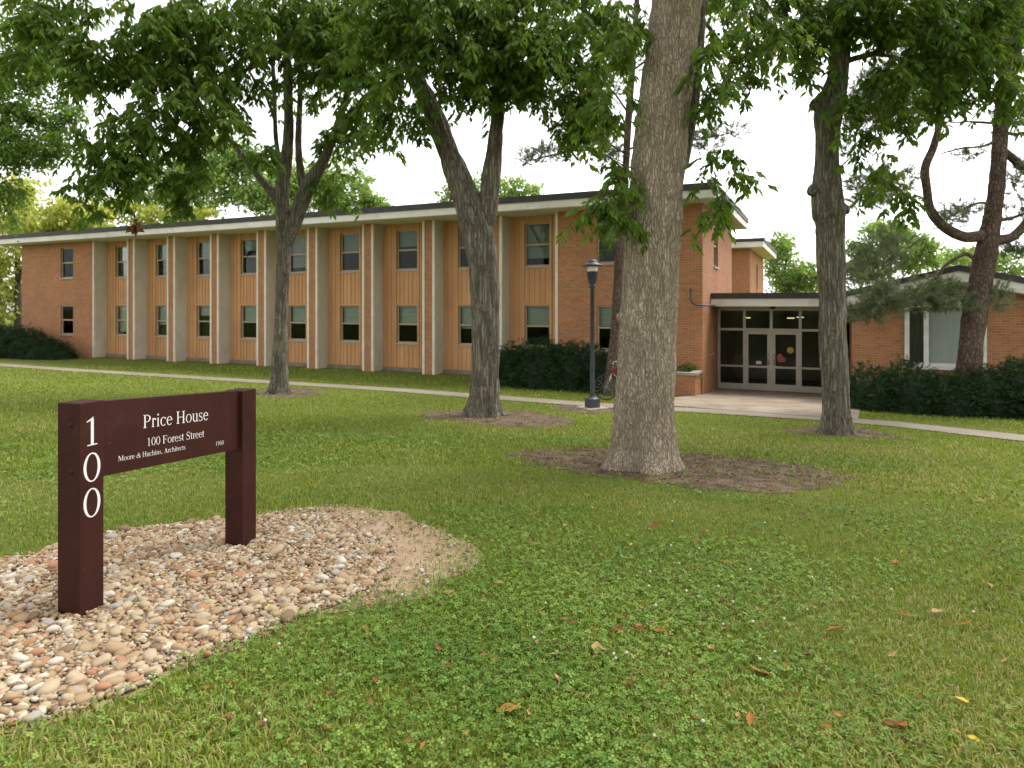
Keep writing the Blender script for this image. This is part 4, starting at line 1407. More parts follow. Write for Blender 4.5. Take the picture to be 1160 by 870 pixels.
shrub("yew_shrub", [lobe(-35.6, -1.6, 1.6, 1.3, 1.6), lobe(-34, -1.5, 1.5, 1.2, 1.45), lobe(-32.4, -1.4, 1.4, 1.1, 1.3), lobe(-31, -1.4, 1.2, 1.0, .85), lobe(-37.5, -1.9, 1.8, 1.3, 1.7), lobe(-30.1, -1.4, .8, .8, .5)],
      "wide dark yew spreading below the windows at the far left end of the dormitory", 51, 900, .2)
shrub("yew_shrub", [lobe(-5.6, -1.5, 1.0, 1.0, 1.25), lobe(-4.6, -1.7, 1.1, 1.1, 1.35), lobe(-3.5, -1.6, 1.1, 1.1, 1.35), lobe(-2.6, -1.7, .9, 1.0, 1.1), lobe(-6.3, -1.3, .7, .8, 1.0)],
      "dark rounded yew under the right brick block, behind the lamp post", 52, 1500, .16)
shrub("yew_hedge", [lobe(4.55, -1.9, .75, .9, 1.02), lobe(5.4, -2.0, .8, 1.0, 1.22), lobe(6.2, -2.25, .7, .9, .95), lobe(6.9, -1.95, .8, 1.0, 1.2), lobe(7.7, -1.9, .75, .9, 1.42), lobe(8.4, -2.3, .85, 1.0, 1.05), lobe(9.2, -2.1, .8, 1.0, 1.3), lobe(10.0, -2.4, .9, 1.0, 1.12), lobe(10.8, -2.4, 1.1, 1.0, 1.2)],
      "dark clipped yew hedge along the gabled building on the right", 53, 1500, .15, "hedge")
for q, (x, y, lab) in enumerate(((-.45, -.15, "small leafy plant growing in the brick planter"),)):
    p = loc2w(x, y, .62)
    t = empty("planter_plant", tuple(p), 0, lab, "plant")
    V, T, ti, mi = sprays([(tuple(p + Vector((0, 0, .2))), (.3, .25, .22), 34)], .1, nleaf=4, nlets=3, twig=.16, seed=77, gaps=None)
    link("foliage", npmesh("foliage", V - np.array(p), T, [LEAF_MID, BARK_T], tint=ti, mi=mi), t)

# ------------------------------------------------------------------ lamp post
bl = ground_at(671, 463)
lampo = empty("street_lamp", tuple(bl), .5, "dark pole lamp with a wide flat cap and frosted band, left of the thickest trunk", "lamp post")
m = MB(); m.box(-.27, -.27, -.1, .27, .27, .035); m.build("footing", M_CONC, lampo)
m = MB()
m.prism([(-.125, -.125, .035), (.125, -.125, .035), (.125, .125, .035), (-.125, .125, .035)], (0, 0, .20))
m.lathe([(.15, .235), (.12, .26), (.075, .28)], 16)
m.build("base", M_LAMP, lampo, bevel=.012)
m = MB(); m.lathe([(.054, .236), (.050, 1.2), (.044, 2.78), (.085, 2.80), (.085, 2.84), (.06, 2.86)], 18); m.build("pole", M_LAMP, lampo)
m = MB(); m.lathe([(.06, 2.85), (.10, 2.93), (.125, 3.12), (.135, 3.13), (.135, 3.16), (0, 3.16)], 20); m.build("lantern_cup", M_LAMP, lampo)
m = MB(); m.lathe([(.115, 3.162), (.125, 3.28), (0, 3.282)], 20); m.build("lens", M_FROST, lampo)
m = MB(); m.lathe([(0, 3.285), (.225, 3.285), (.235, 3.30), (.20, 3.325), (.12, 3.36), (.115, 3.40), (.08, 3.43), (0, 3.44)], 24); m.build("cap", M_LAMP, lampo)

# ------------------------------------------------------------------ bicycle parked behind the ash
bk = ground_at(709, 454)
bike = empty("bicycle", (bk.x, bk.y, bk.z + .02), .06, "red bicycle mostly hidden behind the thickest trunk, in front of the dark yew", "bicycle")
for cx_ in (-.52, .52):
    w_ = MB()
    for k in range(24):
        a, b = 2 * PI * k / 24, 2 * PI * (k + 1) / 24
        w_.tube([(cx_ + .33 * math.cos(a), 0, .35 + .33 * math.sin(a)), (cx_ + .33 * math.cos(b), 0, .35 + .33 * math.sin(b))], .019, 8, cap=False)
    wh = w_.build("wheel", M_RUBBER, bike)
    s_ = MB()
    for k in range(18):
        a = 2 * PI * k / 18
        s_.tube([(cx_, .02 * (-1) ** k, .35), (cx_ + .315 * math.cos(a), 0, .35 + .315 * math.sin(a))], .0016, 4, cap=False)
    s_.tube([(cx_, -.045, .35), (cx_, .045, .35)], .022, 8)
    s_.build("spokes", M_CHROME, wh)
f = MB()
BB, HT, HB, ST = (.06, 0, .29), (-.36, 0, .86), (-.39, 0, .74), (.20, 0, .78)
for a, b, r in ((BB, HB, .021), (HT, ST, .018), (BB, ST, .018), (HB, (-.35, 0, .90), .022)): f.tube([a, b], r, 9)
for y in (-.05, .05):
    f.tube([BB, (.52, y, .35)], .011, 7); f.tube([ST, (.52, y, .35)], .010, 7)
f.build("frame", M_RED, bike)
f = MB()
for y in (-.05, .05): f.tube([(-.39, 0, .72), (-.41, y, .66), (-.52, y, .35)], .013, 8)
f.build("fork", M_CHROME, bike)
f = MB(); f.tube([(-.35, 0, .88), (-.34, 0, .98), (-.41, 0, 1.0)], .013, 8)
f.tube([(-.30, -.30, 1.05), (-.36, -.22, 1.05), (-.41, -.08, 1.0), (-.41, .08, 1.0), (-.36, .22, 1.05), (-.30, .30, 1.05)], .013, 8)
hb = f.build("handlebar", M_CHROME, bike)
for s_ in (-1, 1):
    f = MB(); f.tube([(-.31, s_ * .29, 1.05), (-.21, s_ * .33, 1.04)], .018, 8); f.build("grip", M_RUBBER, hb)
f = MB(); f.tube([ST, (.23, 0, .90)], .013, 8)
f.tube([(.10, 0, .93), (.18, 0, .945), (.28, 0, .94), (.36, 0, .95)], [.02, .04, .075, .06], 10); f.build("saddle", M_RUBBER, bike)
f = MB(); f.lathe([(.0, -.012), (.09, -.012), (.09, .012), (0, .012)], 16)
f.v = [(x + .06, z - .05, y + .29) for x, y, z in f.v]
f.tube([(.06, -.06, .29), (.16, -.09, .17)], .011, 7); f.tube([(.06, .05, .29), (-.04, .09, .41)], .011, 7)
f.tube([(.12, -.09, .17), (.20, -.15, .17)], .018, 6)
f.build("crank", M_CHROME, bike)

# ------------------------------------------------------------------ sign
SGN = Vector((-2.2, 3.42, 0)); SGN.z = float(gz(SGN.x, SGN.y))
sign = empty("building_sign", tuple(SGN), math.atan2(.96, .28), "maroon wooden sign board hung between two posts in the gravel bed", "sign")


def zt(x): return 1.098 - .070 * x


def sbox(mb, x0, x1, y0, y1, t0, t1):
    """box whose top and bottom follow the slight tilt of the sign"""
    c = [(x, y, zt(x) - t) for t in (t1, t0) for x, y in ((x0, y0), (x1, y0), (x1, y1), (x0, y1))]
    i = len(mb.v); mb.v += c
    for q in ((0, 3, 2, 1), (4, 5, 6, 7), (0, 1, 5, 4), (1, 2, 6, 5), (2, 3, 7, 6), (3, 0, 4, 7)):
        mb.f.append(tuple(i + k for k in q)); mb.sm.append(False); mb.mi.append(0)


posts = []
for x0 in (0, 1.25):
    m = MB(); m.box(x0, 0, -.3, x0 + .145, .145, zt(x0))
    posts.append(m.build("post", M_SIGN, sign, bevel=.005))
for z in (.985, .745):
    m = MB()
    m.lathe([(.0, .004), (.012, .004), (.016, .0), (.016, -.002)], 14)
    m.v = [(-y_ if False else -z_, x_ + .055, y_ + z) for x_, y_, z_ in m.v]
    m.build("bolt", M_SIGN, posts[0])
m = MB()
r0 = .022
ol = [(.147, .40), (.147, r0), (.147 + r0 * .3, r0 * .3), (.147 + r0, 0), (1.248 - r0, 0), (1.248 - r0 * .3, r0 * .3), (1.248, r0), (1.248, .40 - r0), (1.248 - r0 * .3, .40 - r0 * .3), (1.248 - r0, .40), (.147 + r0, .40)]
ol = ol[1:]
ol = ol[:8] + [(1.248 - r0, .40), (.147 + r0, .40), (.147 + r0 * .3, .40 - r0 * .3), (.147, .40 - r0)]
m.prism([(x, .03, zt(x) - t) for x, t in ol][::-1], (0, .055, 0))
board = m.build("sign_board", M_SIGN, sign, bevel=.003)


# serif lettering drawn from strokes (em units, cap height .662)
def rect(x0, y0, x1, y1): return [[(x0, y0), (x1, y0), (x1, y1), (x0, y1)]]


def arc(cx, cy, rx, ry, a0, a1, tx, ty):
    n = max(6, int(abs(a1 - a0) / 9))
    tx *= .88
    o = []
    for k in range(n):
        a, b = math.radians(a0 + (a1 - a0) * k / n), math.radians(a0 + (a1 - a0) * (k + 1) / n)
        f = lambda t, s: (cx + (rx - s * tx) * math.cos(t), cy + (ry - s * ty) * math.sin(t))
        o.append([f(a, 0), f(b, 0), f(b, 1), f(a, 1)])
    return o


def pol(*p): return [list(p)]


def stem(x, y0, y1, w=.1, foot=True, head=True, o=.065, flag=False):
    x, w = x + w * .04, w * .92
    r = rect(x, y0, x + w, y1)
    if foot: r += rect(x - o, y0, x + w + o, y0 + .026)
    if head: r += rect(x - o, y1 - .026, x + w + o, y1)
    if flag: r += pol((x - .055, y1 - .05), (x, y1 - .035), (x + w, y1 + .012), (x + w * .6, y1 + .012))
    return r


def dot(cx, cy, r): return [[(cx + r * math.cos(t), cy + r * math.sin(t)) for t in np.linspace(0, 2 * PI, 13)[:-1]]]


G = {
    '0': (.5, arc(.25, .331, .225, .345, 0, 360, .085, .03)),
    '1': (.5, stem(.215, 0, .64, .085, True, False, .095) + pol((.105, .575), (.11, .56), (.215, .59), (.30, .676), (.285, .676))),
    '6': (.5, arc(.25, .21, .215, .225, 0, 360, .08, .028) + arc(.46, .21, .425, .466, 95, 180, .09, .03)),
    '8': (.5, arc(.25, .515, .17, .16, 0, 360, .068, .028) + arc(.25, .175, .205, .19, 0, 360, .078, .03)),
    '9': (.5, arc(.25, .45, .215, .225, 0, 360, .08, .028) + arc(.04, .45, .425, .466, -85, 0, .09, .03)),
    'P': (.556, stem(.09, 0, .662) + arc(.26, .477, .26, .185, -90, 90, .1, .03) + rect(.19, .632, .26, .662) + rect(.19, .292, .26, .322)),
    'H': (.722, stem(.1, 0, .662) + stem(.52, 0, .662) + rect(.2, .325, .52, .36)),
    'F': (.556, stem(.09, 0, .662, head=False) + rect(.02, .63, .5, .662) + pol((.475, .63), (.5, .63), (.51, .5), (.49, .5)) + rect(.19, .325, .38, .358) + rect(.372, .25, .395, .43)),
    'S': (.556, arc(.275, .49, .2, .185, 30, 255, .06, .035) + arc(.275, .172, .215, .185, -150, 85, .075, .035) + pol((.10, .43), (.17, .36), (.42, .25), (.46, .28), (.36, .36), (.19, .44)) + rect(.435, .46, .455, .675) + rect(.06, -.012, .08, .2)),
    'M': (.889, stem(.1, 0, .64, .032, True, False) + stem(.69, 0, .662, .1) + rect(.03, .636, .2, .662) + pol((.1, .662), (.235, .662), (.47, .15), (.42, 0)) + pol((.42, 0), (.46, .09), (.70, .66), (.735, .66), (.44, 0))),
    'A': (.722, pol((.10, .02), (.135, .02), (.355, .6), (.34, .675)) + pol((.34, .675), (.37, .675), (.64, .02), (.52, .02), (.32, .56)) + rect(.2, .21, .49, .243) + rect(.015, 0, .22, .026) + rect(.45, 0, .71, .026)),
    '&': (.778, arc(.40, .535, .135, .145, 0, 360, .05, .028) + arc(.30, .17, .245, .185, 60, 330, .085, .032) + pol((.30, .47), (.38, .50), (.72, .03), (.60, .0)) + arc(.40, .30, .26, .30, -75, 5, .04, .03) + rect(.54, .36, .76, .385) + rect(.20, .3, .34, .36)),
    'r': (.333, stem(.08, 0, .45, .085, True, False, .055, True) + arc(.235, .32, .1, .138, 35, 165, .03, .05) + dot(.29, .39, .045)),
    'i': (.278, stem(.095, 0, .45, .085, True, False, .055, True) + dot(.137, .61, .052)),
    'c': (.444, arc(.23, .225, .205, .237, 45, 318, .088, .03) + dot(.36, .385, .045)),
    'e': (.444, arc(.225, .225, .2, .237, 8, 322, .085, .03) + rect(.09, .245, .42, .275)),
    'o': (.5, arc(.25, .225, .225, .237, 0, 360, .083, .028)),
    'u': (.5, stem(.075, .1, .45, .083, False, False) + rect(.01, .424, .1, .45) + stem(.345, 0, .45, .083, False, False) + rect(.28, .424, .36, .45) + rect(.4, 0, .49, .026) + arc(.235, .13, .16, .142, 180, 310, .075, .045)),
    's': (.389, arc(.195, .335, .14, .125, 35, 260, .055, .03) + arc(.195, .115, .15, .127, -150, 80, .06, .03) + pol((.07, .29), (.12, .235), (.29, .165), (.33, .19), (.25, .25), (.14, .30)) + rect(.305, .33, .322, .455) + rect(.04, -.01, .058, .13)),
    't': (.278, rect(.075, .09, .158, .56) + rect(.01, .42, .26, .45) + arc(.175, .1, .1, .11, 180, 310, .08, .04)),
    'n': (.5, stem(.075, 0, .45, .083, True, False, .055, True) + stem(.345, 0, .32, .083, True, False, .055) + arc(.27, .30, .158, .16, 0, 140, .083, .04)),
    'h': (.5, stem(.075, 0, .683, .083, True, False, .055, True) + stem(.345, 0, .32, .083, True, False, .055) + arc(.27, .30, .158, .16, 0, 140, .083, .04)),
    ',': (.25, dot(.11, .04, .05) + pol((.16, .04), (.13, -.06), (.07, -.13), (.065, -.12), (.10, -.05), (.11, .03))),
    ' ': (.25, []),
}


def text_w(t): return sum(G[c][0] for c in t)


def lettering(par, name, t, place, sx, sy, zo=.0):
    """place(x, h) -> local point; strokes are staggered by a hair so that none lie in one plane"""
    mb = MB(); x = 0; k = 0
    for c in t:
        w, st = G[c]
        for s_ in st:
            k += 1
            q = [Vector(place((x + a) * sx, b * sy)) + Vector((0, -.0004 - .00003 * (k % 9), 0)) for a, b in s_]
            n_ = (q[1] - q[0]).cross(q[2] - q[1])
            mb.poly(q if n_.y < 0 else q[::-1])
        x += w
    return mb.build(name, M_LETTER, par, uv=False)


def line(t, x0, x1, drop):
    sx = (x1 - x0) / text_w(t)
    x = x0
    for w in t.split(" "):
        lettering(board, "sign_word", w, lambda a, b, x=x: (x + a, .03, zt(x + a) - drop + b), sx, sx * 1.04)
        x += text_w(w + " ") * sx


line("Price House", .43, .955, .172)
line("100 Forest Street", .457, .918, .278)
line("Moore & Huchins, Architects", .262, .757, .336)
line("1968", 1.02, 1.10, .349)
for zb, ch in ((.872, '1'), (.686, '0'), (.502, '0')):
    lettering(posts[0], "numeral", ch, lambda a, b: (.018 + a, 0, zb + b), .222, .219)

# ------------------------------------------------------------------ gravel: river stones
STONE = {"cream": ((.44, .345, .225), (.35, .265, .165)), "tan": ((.37, .26, .145), (.29, .20, .11)), "rust": ((.38, .20, .105), (.30, .15, .08)),
         "grey": ((.34, .31, .27), (.27, .245, .21)), "white": ((.53, .48, .39), (.44, .39, .31)), "brown": ((.23, .145, .085), (.17, .105, .06))}
SPROB = [.34, .30, .10, .07, .09, .10]
SM = {k: mat(k + "_stone", a, b, rough=.75, scale=25, bump=.1, spec=.3) for k, (a, b) in STONE.items()}
import bmesh
bm_ = bmesh.new(); bmesh.ops.create_icosphere(bm_, subdivisions=2, radius=1)
IV = np.array([v.co[:] for v in bm_.verts]); IT = np.array([[v.index for v in f.verts] for f in bm_.faces]); bm_.free()


def stone_shape(s):
    r = np.random.default_rng(s)
    v = IV * (1 + .36 * fbm(IV[:, :1] * 1.1 + s * 3, IV[:, 1:2] * 1.1, IV[:, 2:] * 1.1 + s, 2))
    v = np.sign(v) * np.abs(v) ** .8
    return v * np.array([1.2, .9, .56]) * r.uniform(.85, 1.15, 3)


SHAPES = [stone_shape(s) for s in range(9)]
IV_BIG, IT_BIG = IV, IT
bm_ = bmesh.new(); bmesh.ops.create_icosphere(bm_, subdivisions=1, radius=1)
IV = np.array([v.co[:] for v in bm_.verts]); IT1 = np.array([[v.index for v in f.verts] for f in bm_.faces]); bm_.free()
SHAPES1 = [stone_shape(s) for s in range(9)]
N1 = len(IV)
IV = IV_BIG
srs = np.random.default_rng(90)
N0 = 80000
sx_ = srs.uniform(-4.4, -.2, N0); sy_ = srs.uniform(2.0, 6.4, N0)
ok = in_poly(sx_, sy_, GRAVEL)
# margin stones thin out over the soil
ok |= in_poly(sx_, sy_, SOILP) & (srs.random(N0) < np.where(sx_ + .35 * sy_ > .62, .09, .25))
lx_ = (sx_ + 2.2) * .28 + (sy_ - 3.42) * .96; ly_ = (sx_ + 2.2) * -.96 + (sy_ - 3.42) * .28
for x0 in (0, 1.25): ok &= ~((lx_ > x0 - .005) & (lx_ < x0 + .15) & (ly_ > -.005) & (ly_ < .15))
ok &= (np.abs(sx_ / sy_) < .95)
sx_, sy_ = sx_[ok], sy_[ok]
nS = len(sx_)
srad = np.clip(np.exp(srs.normal(math.log(.0103), .43, nS)), .005, .036)
skind = srs.choice(6, nS, p=SPROB)
keys = list(STONE)
srad = np.where(in_poly(sx_, sy_, GRAVEL), srad, srad * .7)
sz_ = gz(sx_, sy_) + .012 + srs.random(nS) * .012 + srad * .12
vis = srad / np.hypot(sx_, sy_) * (np.abs(sx_ / sy_) < .74) * ((HOR + F_PX * (CAM_Z - sz_) / sy_) < 866)
order = np.argsort(-vis)
big = set(order[:290].tolist())
srot = srs.uniform(0, 2 * PI, nS); stl = srs.normal(0, .25, (nS, 2)); shp = srs.integers(0, 9, nS)
smesh = {}
for i in sorted(big):
    k = keys[skind[i]]
    if shp[i] not in smesh: smesh[shp[i]] = npmesh("river_stone", SHAPES[shp[i]], IT, [SM["cream"]], smooth=True)
    o = link("river_stone", smesh[shp[i]])
    o.material_slots[0].link = 'OBJECT'
    o.material_slots[0].material = SM[k]
    o.location = (sx_[i], sy_[i], sz_[i] + srad[i] * .15)
    o.rotation_euler = (stl[i, 0], stl[i, 1], srot[i]); o.scale = (srad[i],) * 3
    tag(o, {"cream": "cream rounded stone among the larger pebbles of the gravel bed", "tan": "tan rounded stone among the larger pebbles of the gravel bed",
            "rust": "rusty orange stone among the larger pebbles of the gravel bed", "grey": "smooth grey stone among the larger pebbles of the gravel bed",
            "white": "off white stone among the larger pebbles of the gravel bed", "brown": "dark brown stone among the larger pebbles of the gravel bed"}[k],
        "stone", k + " stones of the gravel bed")
rest = np.array([i for i in range(nS) if i not in big])
c_, s_ = np.cos(srot[rest]), np.sin(srot[rest])
B = np.array(SHAPES1)[shp[rest]] * srad[rest][:, None, None]
B[..., 2] += B[..., 0] * stl[rest, 0][:, None] + B[..., 1] * stl[rest, 1][:, None]
V = np.stack([B[..., 0] * c_[:, None] - B[..., 1] * s_[:, None] + sx_[rest][:, None], B[..., 0] * s_[:, None] + B[..., 1] * c_[:, None] + sy_[rest][:, None], B[..., 2] + sz_[rest][:, None]], -1)
T = (IT1[None] + np.arange(len(rest))[:, None, None] * N1).reshape(-1, 3)
mi = np.repeat(skind[rest], len(IT1))
o = link("gravel", npmesh("gravel", V.reshape(-1, 3), T, [SM[k] for k in keys], mi=mi, smooth=True))
tag(o, "small mixed river pebbles filling the gravel bed around the sign", "gravel", kind='stuff')

# ------------------------------------------------------------------ lawn: grass blades and clover
GRASS = leaf_mat("grass_blade", [(0, (.11, .16, .018)), (.45, (.205, .275, .030)), (.80, (.305, .345, .052)), (.92, (.36, .33, .11)), (1, (.46, .385, .19))], trans=.3, rough=.55, spec=.25, ttint=(1.1, 1.15, .7))
CLOVER = leaf_mat("clover_leaf", [(0, (.070, .145, .018)), (.5, (.145, .25, .034)), (1, (.26, .38, .075))], trans=.3, rough=.6, spec=.25, ttint=(1.1, 1.15, .7))


def blocked(x, y, r, soft=.17):
    j = r.normal(size=(2, len(x))) * soft
    X, Y = x + j[0], y + j[1]
    b = in_poly(X, Y, SOILP) & (r.random(len(x)) < .955)
    b |= in_poly(x, y, GRAVEL) & (r.random(len(x)) < .996)
    for q in RINGS: b |= in_poly(X, Y, q) & (r.random(len(x)) < .90)
    b |= in_poly(x, y, PATH_POLY) | in_poly(x, y, PLAZA)
    s, u = su(x, y)
    b |= ((u > -.1) & (s < .05)) | ((u <= -.1) & (s < -1.0)) | ((u > -1) & (u < 36) & (s < -.1))
    for bb in (bA, bB, bC, bD): b |= np.hypot(x - bb.x, y - bb.y) < .42
    return b


def scatter(n, r0, r1, pw, r, half=1.1):
    u = r.random(n)
    e = 2 - pw
    rr = (r0 ** e + u * (r1 ** e - r0 ** e)) ** (1 / e)
    a = r.uniform(-half, half, n)
    x, y = rr * np.sin(a), rr * np.cos(a)
    k = ~blocked(x, y, r)
    return x[k], y[k], rr[k]


rg = np.random.default_rng(60)
Vs, Ts, ti, nv = [], [], [], 0
for n, r0, r1, pw, hh, wd in ((310000, 1.9, 9, 1.6, (.022, .06), .0028), (310000, 8, 34, 1.5, (.03, .065), .0065)):
    x, y, rr = scatter(n, r0, r1, pw, rg)
    k = len(x)
    z = gz(x, y)
    patch = fbm(x * .55, y * .55, 3, 3)
    h = rg.uniform(*hh, k) * (1 + .35 * patch)
    az = rg.random(k) * 2 * PI
    ln = (.2 + .75 * rg.random(k))[:, None]
    w = (wd * (.6 + .8 * rg.random(k)) * np.maximum(1, rr / (r0 + 7)))[:, None]
    d = np.stack([np.cos(az), np.sin(az), 0 * az], 1)
    sd = np.stack([-np.sin(az), np.cos(az), 0 * az], 1)
    b = np.stack([x, y, z - .004], 1)
    mid = b + d * ln * h[:, None] * .35 + np.array([0, 0, 1.]) * h[:, None] * .62
    tip = b + d * ln * h[:, None] * 1.0 + np.array([0, 0, 1.]) * h[:, None] * (1 - .35 * ln)
    V = np.stack([b - sd * w, b + sd * w, mid + sd * w * .8, mid - sd * w * .8, tip], 1)
    q = np.arange(k)[:, None] * 5 + nv
    Ts.append(np.concatenate([q + [0, 1, 2], q + [0, 2, 3], q + [3, 2, 4]], 1).reshape(-1, 3))
    Vs.append(V.reshape(-1, 3)); nv += k * 5
    dry = fbm(x * .8 + 9, y * .8, 1, 3)
    t = np.clip(.40 + .24 * rg.normal(size=k) + .12 * patch + .10 * dry, 0, .85)
    t = np.where(rg.random(k) < .03 + .34 * np.clip(dry - .05 + .15 * np.clip((x - .3) / 2, 0, 1), 0, 1) * (rr < 13), rg.uniform(.88, 1, k), t)
    ti.append(np.repeat(t, 5))
o = link("grass", npmesh("grass", np.vstack(Vs), np.vstack(Ts), [GRASS], tint=np.concatenate(ti)))
tag(o, "mown green grass with dry blades covering the lawn", "grass", kind='stuff')

x, y, rr = scatter(165000, 1.9, 10.5, 1.7, rg)
cl = fbm(x * .9, y * .9, 5, 4) + .25 * (7 - rr) / 5 - .18 * np.clip((x - .5) / 3, -1, 1)
k_ = (cl + .5 * rg.normal(size=len(x))) > .16
x, y, rr = x[k_], y[k_], rr[k_]
k = len(x)
h = rg.uniform(.018, .048, k)
c0 = np.stack([x, y, gz(x, y) + h], 1)
az0 = rg.random(k) * 2 * PI
nrm = unit(np.stack([rg.normal(size=k) * .35, rg.normal(size=k) * .35, np.ones(k)], 1))
sz = rg.uniform(.007, .0135, k) * np.maximum(1, rr / 6)
Vs, Ts = [], []
for q in range(3):
    a = az0 + q * 2.094 + rg.normal(size=k) * .12
    d = np.stack([np.cos(a), np.sin(a), 0 * a], 1)
    d = unit(d - nrm * (d * nrm).sum(1, keepdims=True))
    s = np.cross(nrm, d)
    L = sz[:, None]
    Vs.append(np.stack([c0 + d * L * .08, c0 + d * L * .75 + s * L * .58 + nrm * L * .16, c0 + d * L * 1.25 + s * L * .3 + nrm * L * .1, c0 + d * L * 1.12, c0 + d * L * 1.25 - s * L * .3 + nrm * L * .1, c0 + d * L * .75 - s * L * .58 + nrm * L * .16], 1))
V = np.concatenate(Vs, 1).reshape(-1, 3)
q = np.arange(k * 3)[:, None] * 6
T = np.concatenate([q + [0, 3, 2], q + [0, 2, 1], q + [0, 5, 4], q + [0, 4, 3]], 1).reshape(-1, 3)
t = np.clip(.45 + .26 * rg.normal(size=k) + .2 * fbm(x * 1.3, y * 1.3, 8, 2), 0, 1)
o = link("clover", npmesh("clover", V, T, [CLOVER], tint=np.repeat(t, 18)))
tag(o, "low clover with three part leaves spread through the near lawn", "clover", kind='stuff')

# leaf litter on the bare rings
Bp = []
for qi, q in enumerate(RINGS[:4]):
    lo, hi = q.min(0), q.max(0)
    n = (2600, 800, 300, 400)[qi]
    X, Y = rg.uniform(lo[0], hi[0], n), rg.uniform(lo[1], hi[1], n)
    kk = in_poly(X, Y, q)
    X = X + rg.normal(size=n) * .14; Y = Y + rg.normal(size=n) * .14
    Bp.append(np.stack([X[kk], Y[kk], gz(X[kk], Y[kk]) + .012], 1))
n = 2600                                                  # scraps drifted over the lawn
a = rg.uniform(-.12, .80, n); q_ = 2.2 + 7.5 * rg.random(n)
X, Y = q_ * np.sin(a), q_ * np.cos(a)
kk = (fbm(X * .9, Y * .9, 4, 3) + .4 * rg.normal(size=n) > .25) & ~in_poly(X, Y, SOILP)
Bp.append(np.stack([X[kk], Y[kk], gz(X[kk], Y[kk]) + .03], 1))
Bp = np.concatenate(Bp); k = len(Bp)
a = rg.random(k) * 2 * PI
V, T = leaf_geo(Bp, unit(np.stack([np.cos(a), np.sin(a), rg.normal(size=k) * .2], 1)), unit(np.stack([rg.normal(size=k) * .4, rg.normal(size=k) * .4, np.ones(k)], 1)), rg.uniform(.015, .055, k), rg.uniform(.004, .012, k), fold=.5, droop=0)
tag(link("leaf_litter", npmesh("leaf_litter", V, T, [DEADM], tint=np.repeat(rg.random(k) * .8, 5))), "small brown leaf scraps littering the tree rings and near lawn", "leaf litter", kind='stuff')

# fallen leaves on the lawn, each an object
LEAFC = {"rust": (.35, .15, .036), "tan": (.42, .25, .11), "dark": (.20, .088, .036), "yellow": (.68, .48, .06)}
LM = {k: leaf_mat(k + "_fallen_leaf", [(0, tuple(c * .75 for c in v)), (1, v)], spec=.08, trans=.08, rough=.6, ttint=(1, .85, .6)) for k, v in LEAFC.items()}
lvar = []
for s in range(5):
    r = np.random.default_rng(200 + s)
    n = 7
    xs = np.linspace(0, 1, n)
    wv = .26 * np.sin(np.pi * np.clip(xs, .02, .98) ** .85) * (1 + .15 * r.normal(size=n))
    curl = r.uniform(.15, .5); bend = r.uniform(-.4, .4)
    rows = []
    for x_, w in zip(xs, wv):
        zc = bend * (x_ - .5) ** 2 + .04
        rows += [(x_, -w, zc + curl * w), (x_, -w * .5, zc + curl * w * .35), (x_, 0, zc), (x_, w * .5, zc + curl * w * .3), (x_, w, zc + curl * w * r.uniform(.6, 1.5))]
    F = []
    for i in range(n - 1):
        for j in range(4): F.append((i * 5 + j, (i + 1) * 5 + j, (i + 1) * 5 + j + 1, i * 5 + j + 1))
    V = np.array(rows) - [.5, 0, 0]
    lvar.append(npmesh("fallen_leaf", V, np.array(F), [LM["rust"]], tint=r.random(len(V)), smooth=True))
LLAB = {"rust": "rust red curled dead leaf lying on the lawn", "tan": "tan dry dead leaf lying on the lawn", "dark": "dark brown shrivelled dead leaf lying on the lawn", "yellow": "bright yellow fallen leaf lying in the grass or gravel"}
lr = random.Random(8)


def fallen(px, py, kind, size=None):
    g_ = ground_at(px, py)
    if bool(blocked(np.array([g_.x]), np.array([g_.y]), rg, 0)[0]) and kind != "yellow": return
    o = link("fallen_leaf", lr.choice(lvar))
    o.material_slots[0].link = 'OBJECT'; o.material_slots[0].material = LM[kind]
    s = (size or 0) * .85 or lr.uniform(.055, .11) * (.75 if kind == "yellow" else 1)
    o.location = (g_.x, g_.y, g_.z + .032)
    o.rotation_euler = (lr.uniform(-.45, .45), lr.uniform(-.35, .35), lr.uniform(0, 6.28)); o.scale = (s, s * lr.uniform(.7, 1.1), s)
    tag(o, LLAB[kind], "fallen leaf", kind + " fallen leaves")


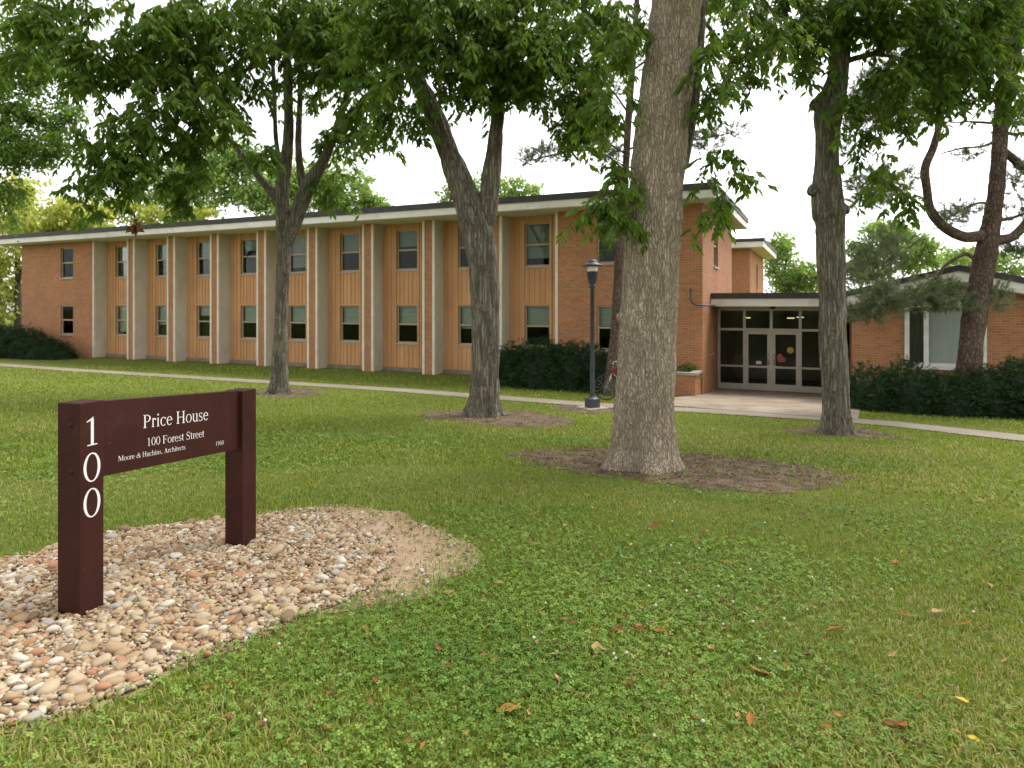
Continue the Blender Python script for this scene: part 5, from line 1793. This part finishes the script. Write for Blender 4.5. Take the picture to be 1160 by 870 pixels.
for px, py, k, s in ((850, 826, "rust", .10), (1022, 833, "rust", .12), (1061, 700, "tan", .10), (945, 721, "rust", .12), (676, 743, "tan", .10), (618, 697, "tan", .10), (575, 812, "rust", .10), (742, 601, "dark", .13),
                     (748, 722, "rust", .10), (682, 743, "tan", .07), (508, 678, "tan", .08), (523, 702, "tan", .08), (805, 742, "tan", .08), (860, 770, "rust", .12), (1012, 832, "dark", .10), (1015, 642, "rust", .09),
                     (1102, 846, "yellow", .07), (1090, 802, "yellow", .06), (240, 655, "yellow", .06), (305, 694, "yellow", .06), (715, 622, "yellow", .06), (188, 657, "yellow", .05), (565, 666, "tan", .08), (690, 665, "dark", .09), (700, 720, "dark", .09)):
    fallen(px, py, k, s)
for i in range(185):
    py = 560 + 300 * lr.random() ** 1.05
    px = lr.uniform(440, 1155) if py < 700 else lr.uniform(150, 1155)
    fallen(px, py, lr.choices(["rust", "tan", "dark"], [5, 2, 4])[0], lr.uniform(.03, .068))

# white clover flowers
hd = np.random.default_rng(15)
V, T = IV * (.0072 * (1 + .35 * hd.random((len(IV), 1)))), IT
fproto = None
flm = mat("clover_flower", (.55, .54, .44), (.42, .38, .29), rough=.8, scale=160)
stm = mat("clover_stem", (.10, .16, .04), (.13, .19, .05), rough=.7, scale=20)
for i in range(56):
    if i < 40: px, py = lr.uniform(600, 900), lr.uniform(560, 760)
    else: px, py = lr.uniform(150, 1150), lr.uniform(620, 862)
    g_ = ground_at(px, py)
    if bool(blocked(np.array([g_.x]), np.array([g_.y]), rg, 0)[0]): continue
    if fproto is None:
        fproto = empty("clover_flower", (0, 0, 0), 0, "small round white clover flower standing in the near lawn", "flower", "white clover flowers")
        link("flower_head", npmesh("flower_head", V + [0, 0, .054], T, [flm], smooth=False), fproto)
        m = MB(); m.tube([(0, 0, -.005), (.004, 0, .03), (0, 0, .05)], .0012, 5); m.build("stem", stm, fproto)
        o = fproto
    else: o = copy_tree(fproto)
    o.location = g_; o.rotation_euler = (lr.uniform(-.2, .2), lr.uniform(-.2, .2), lr.uniform(0, 6)); s = lr.uniform(.6, 1.0); o.scale = (s, s, s)
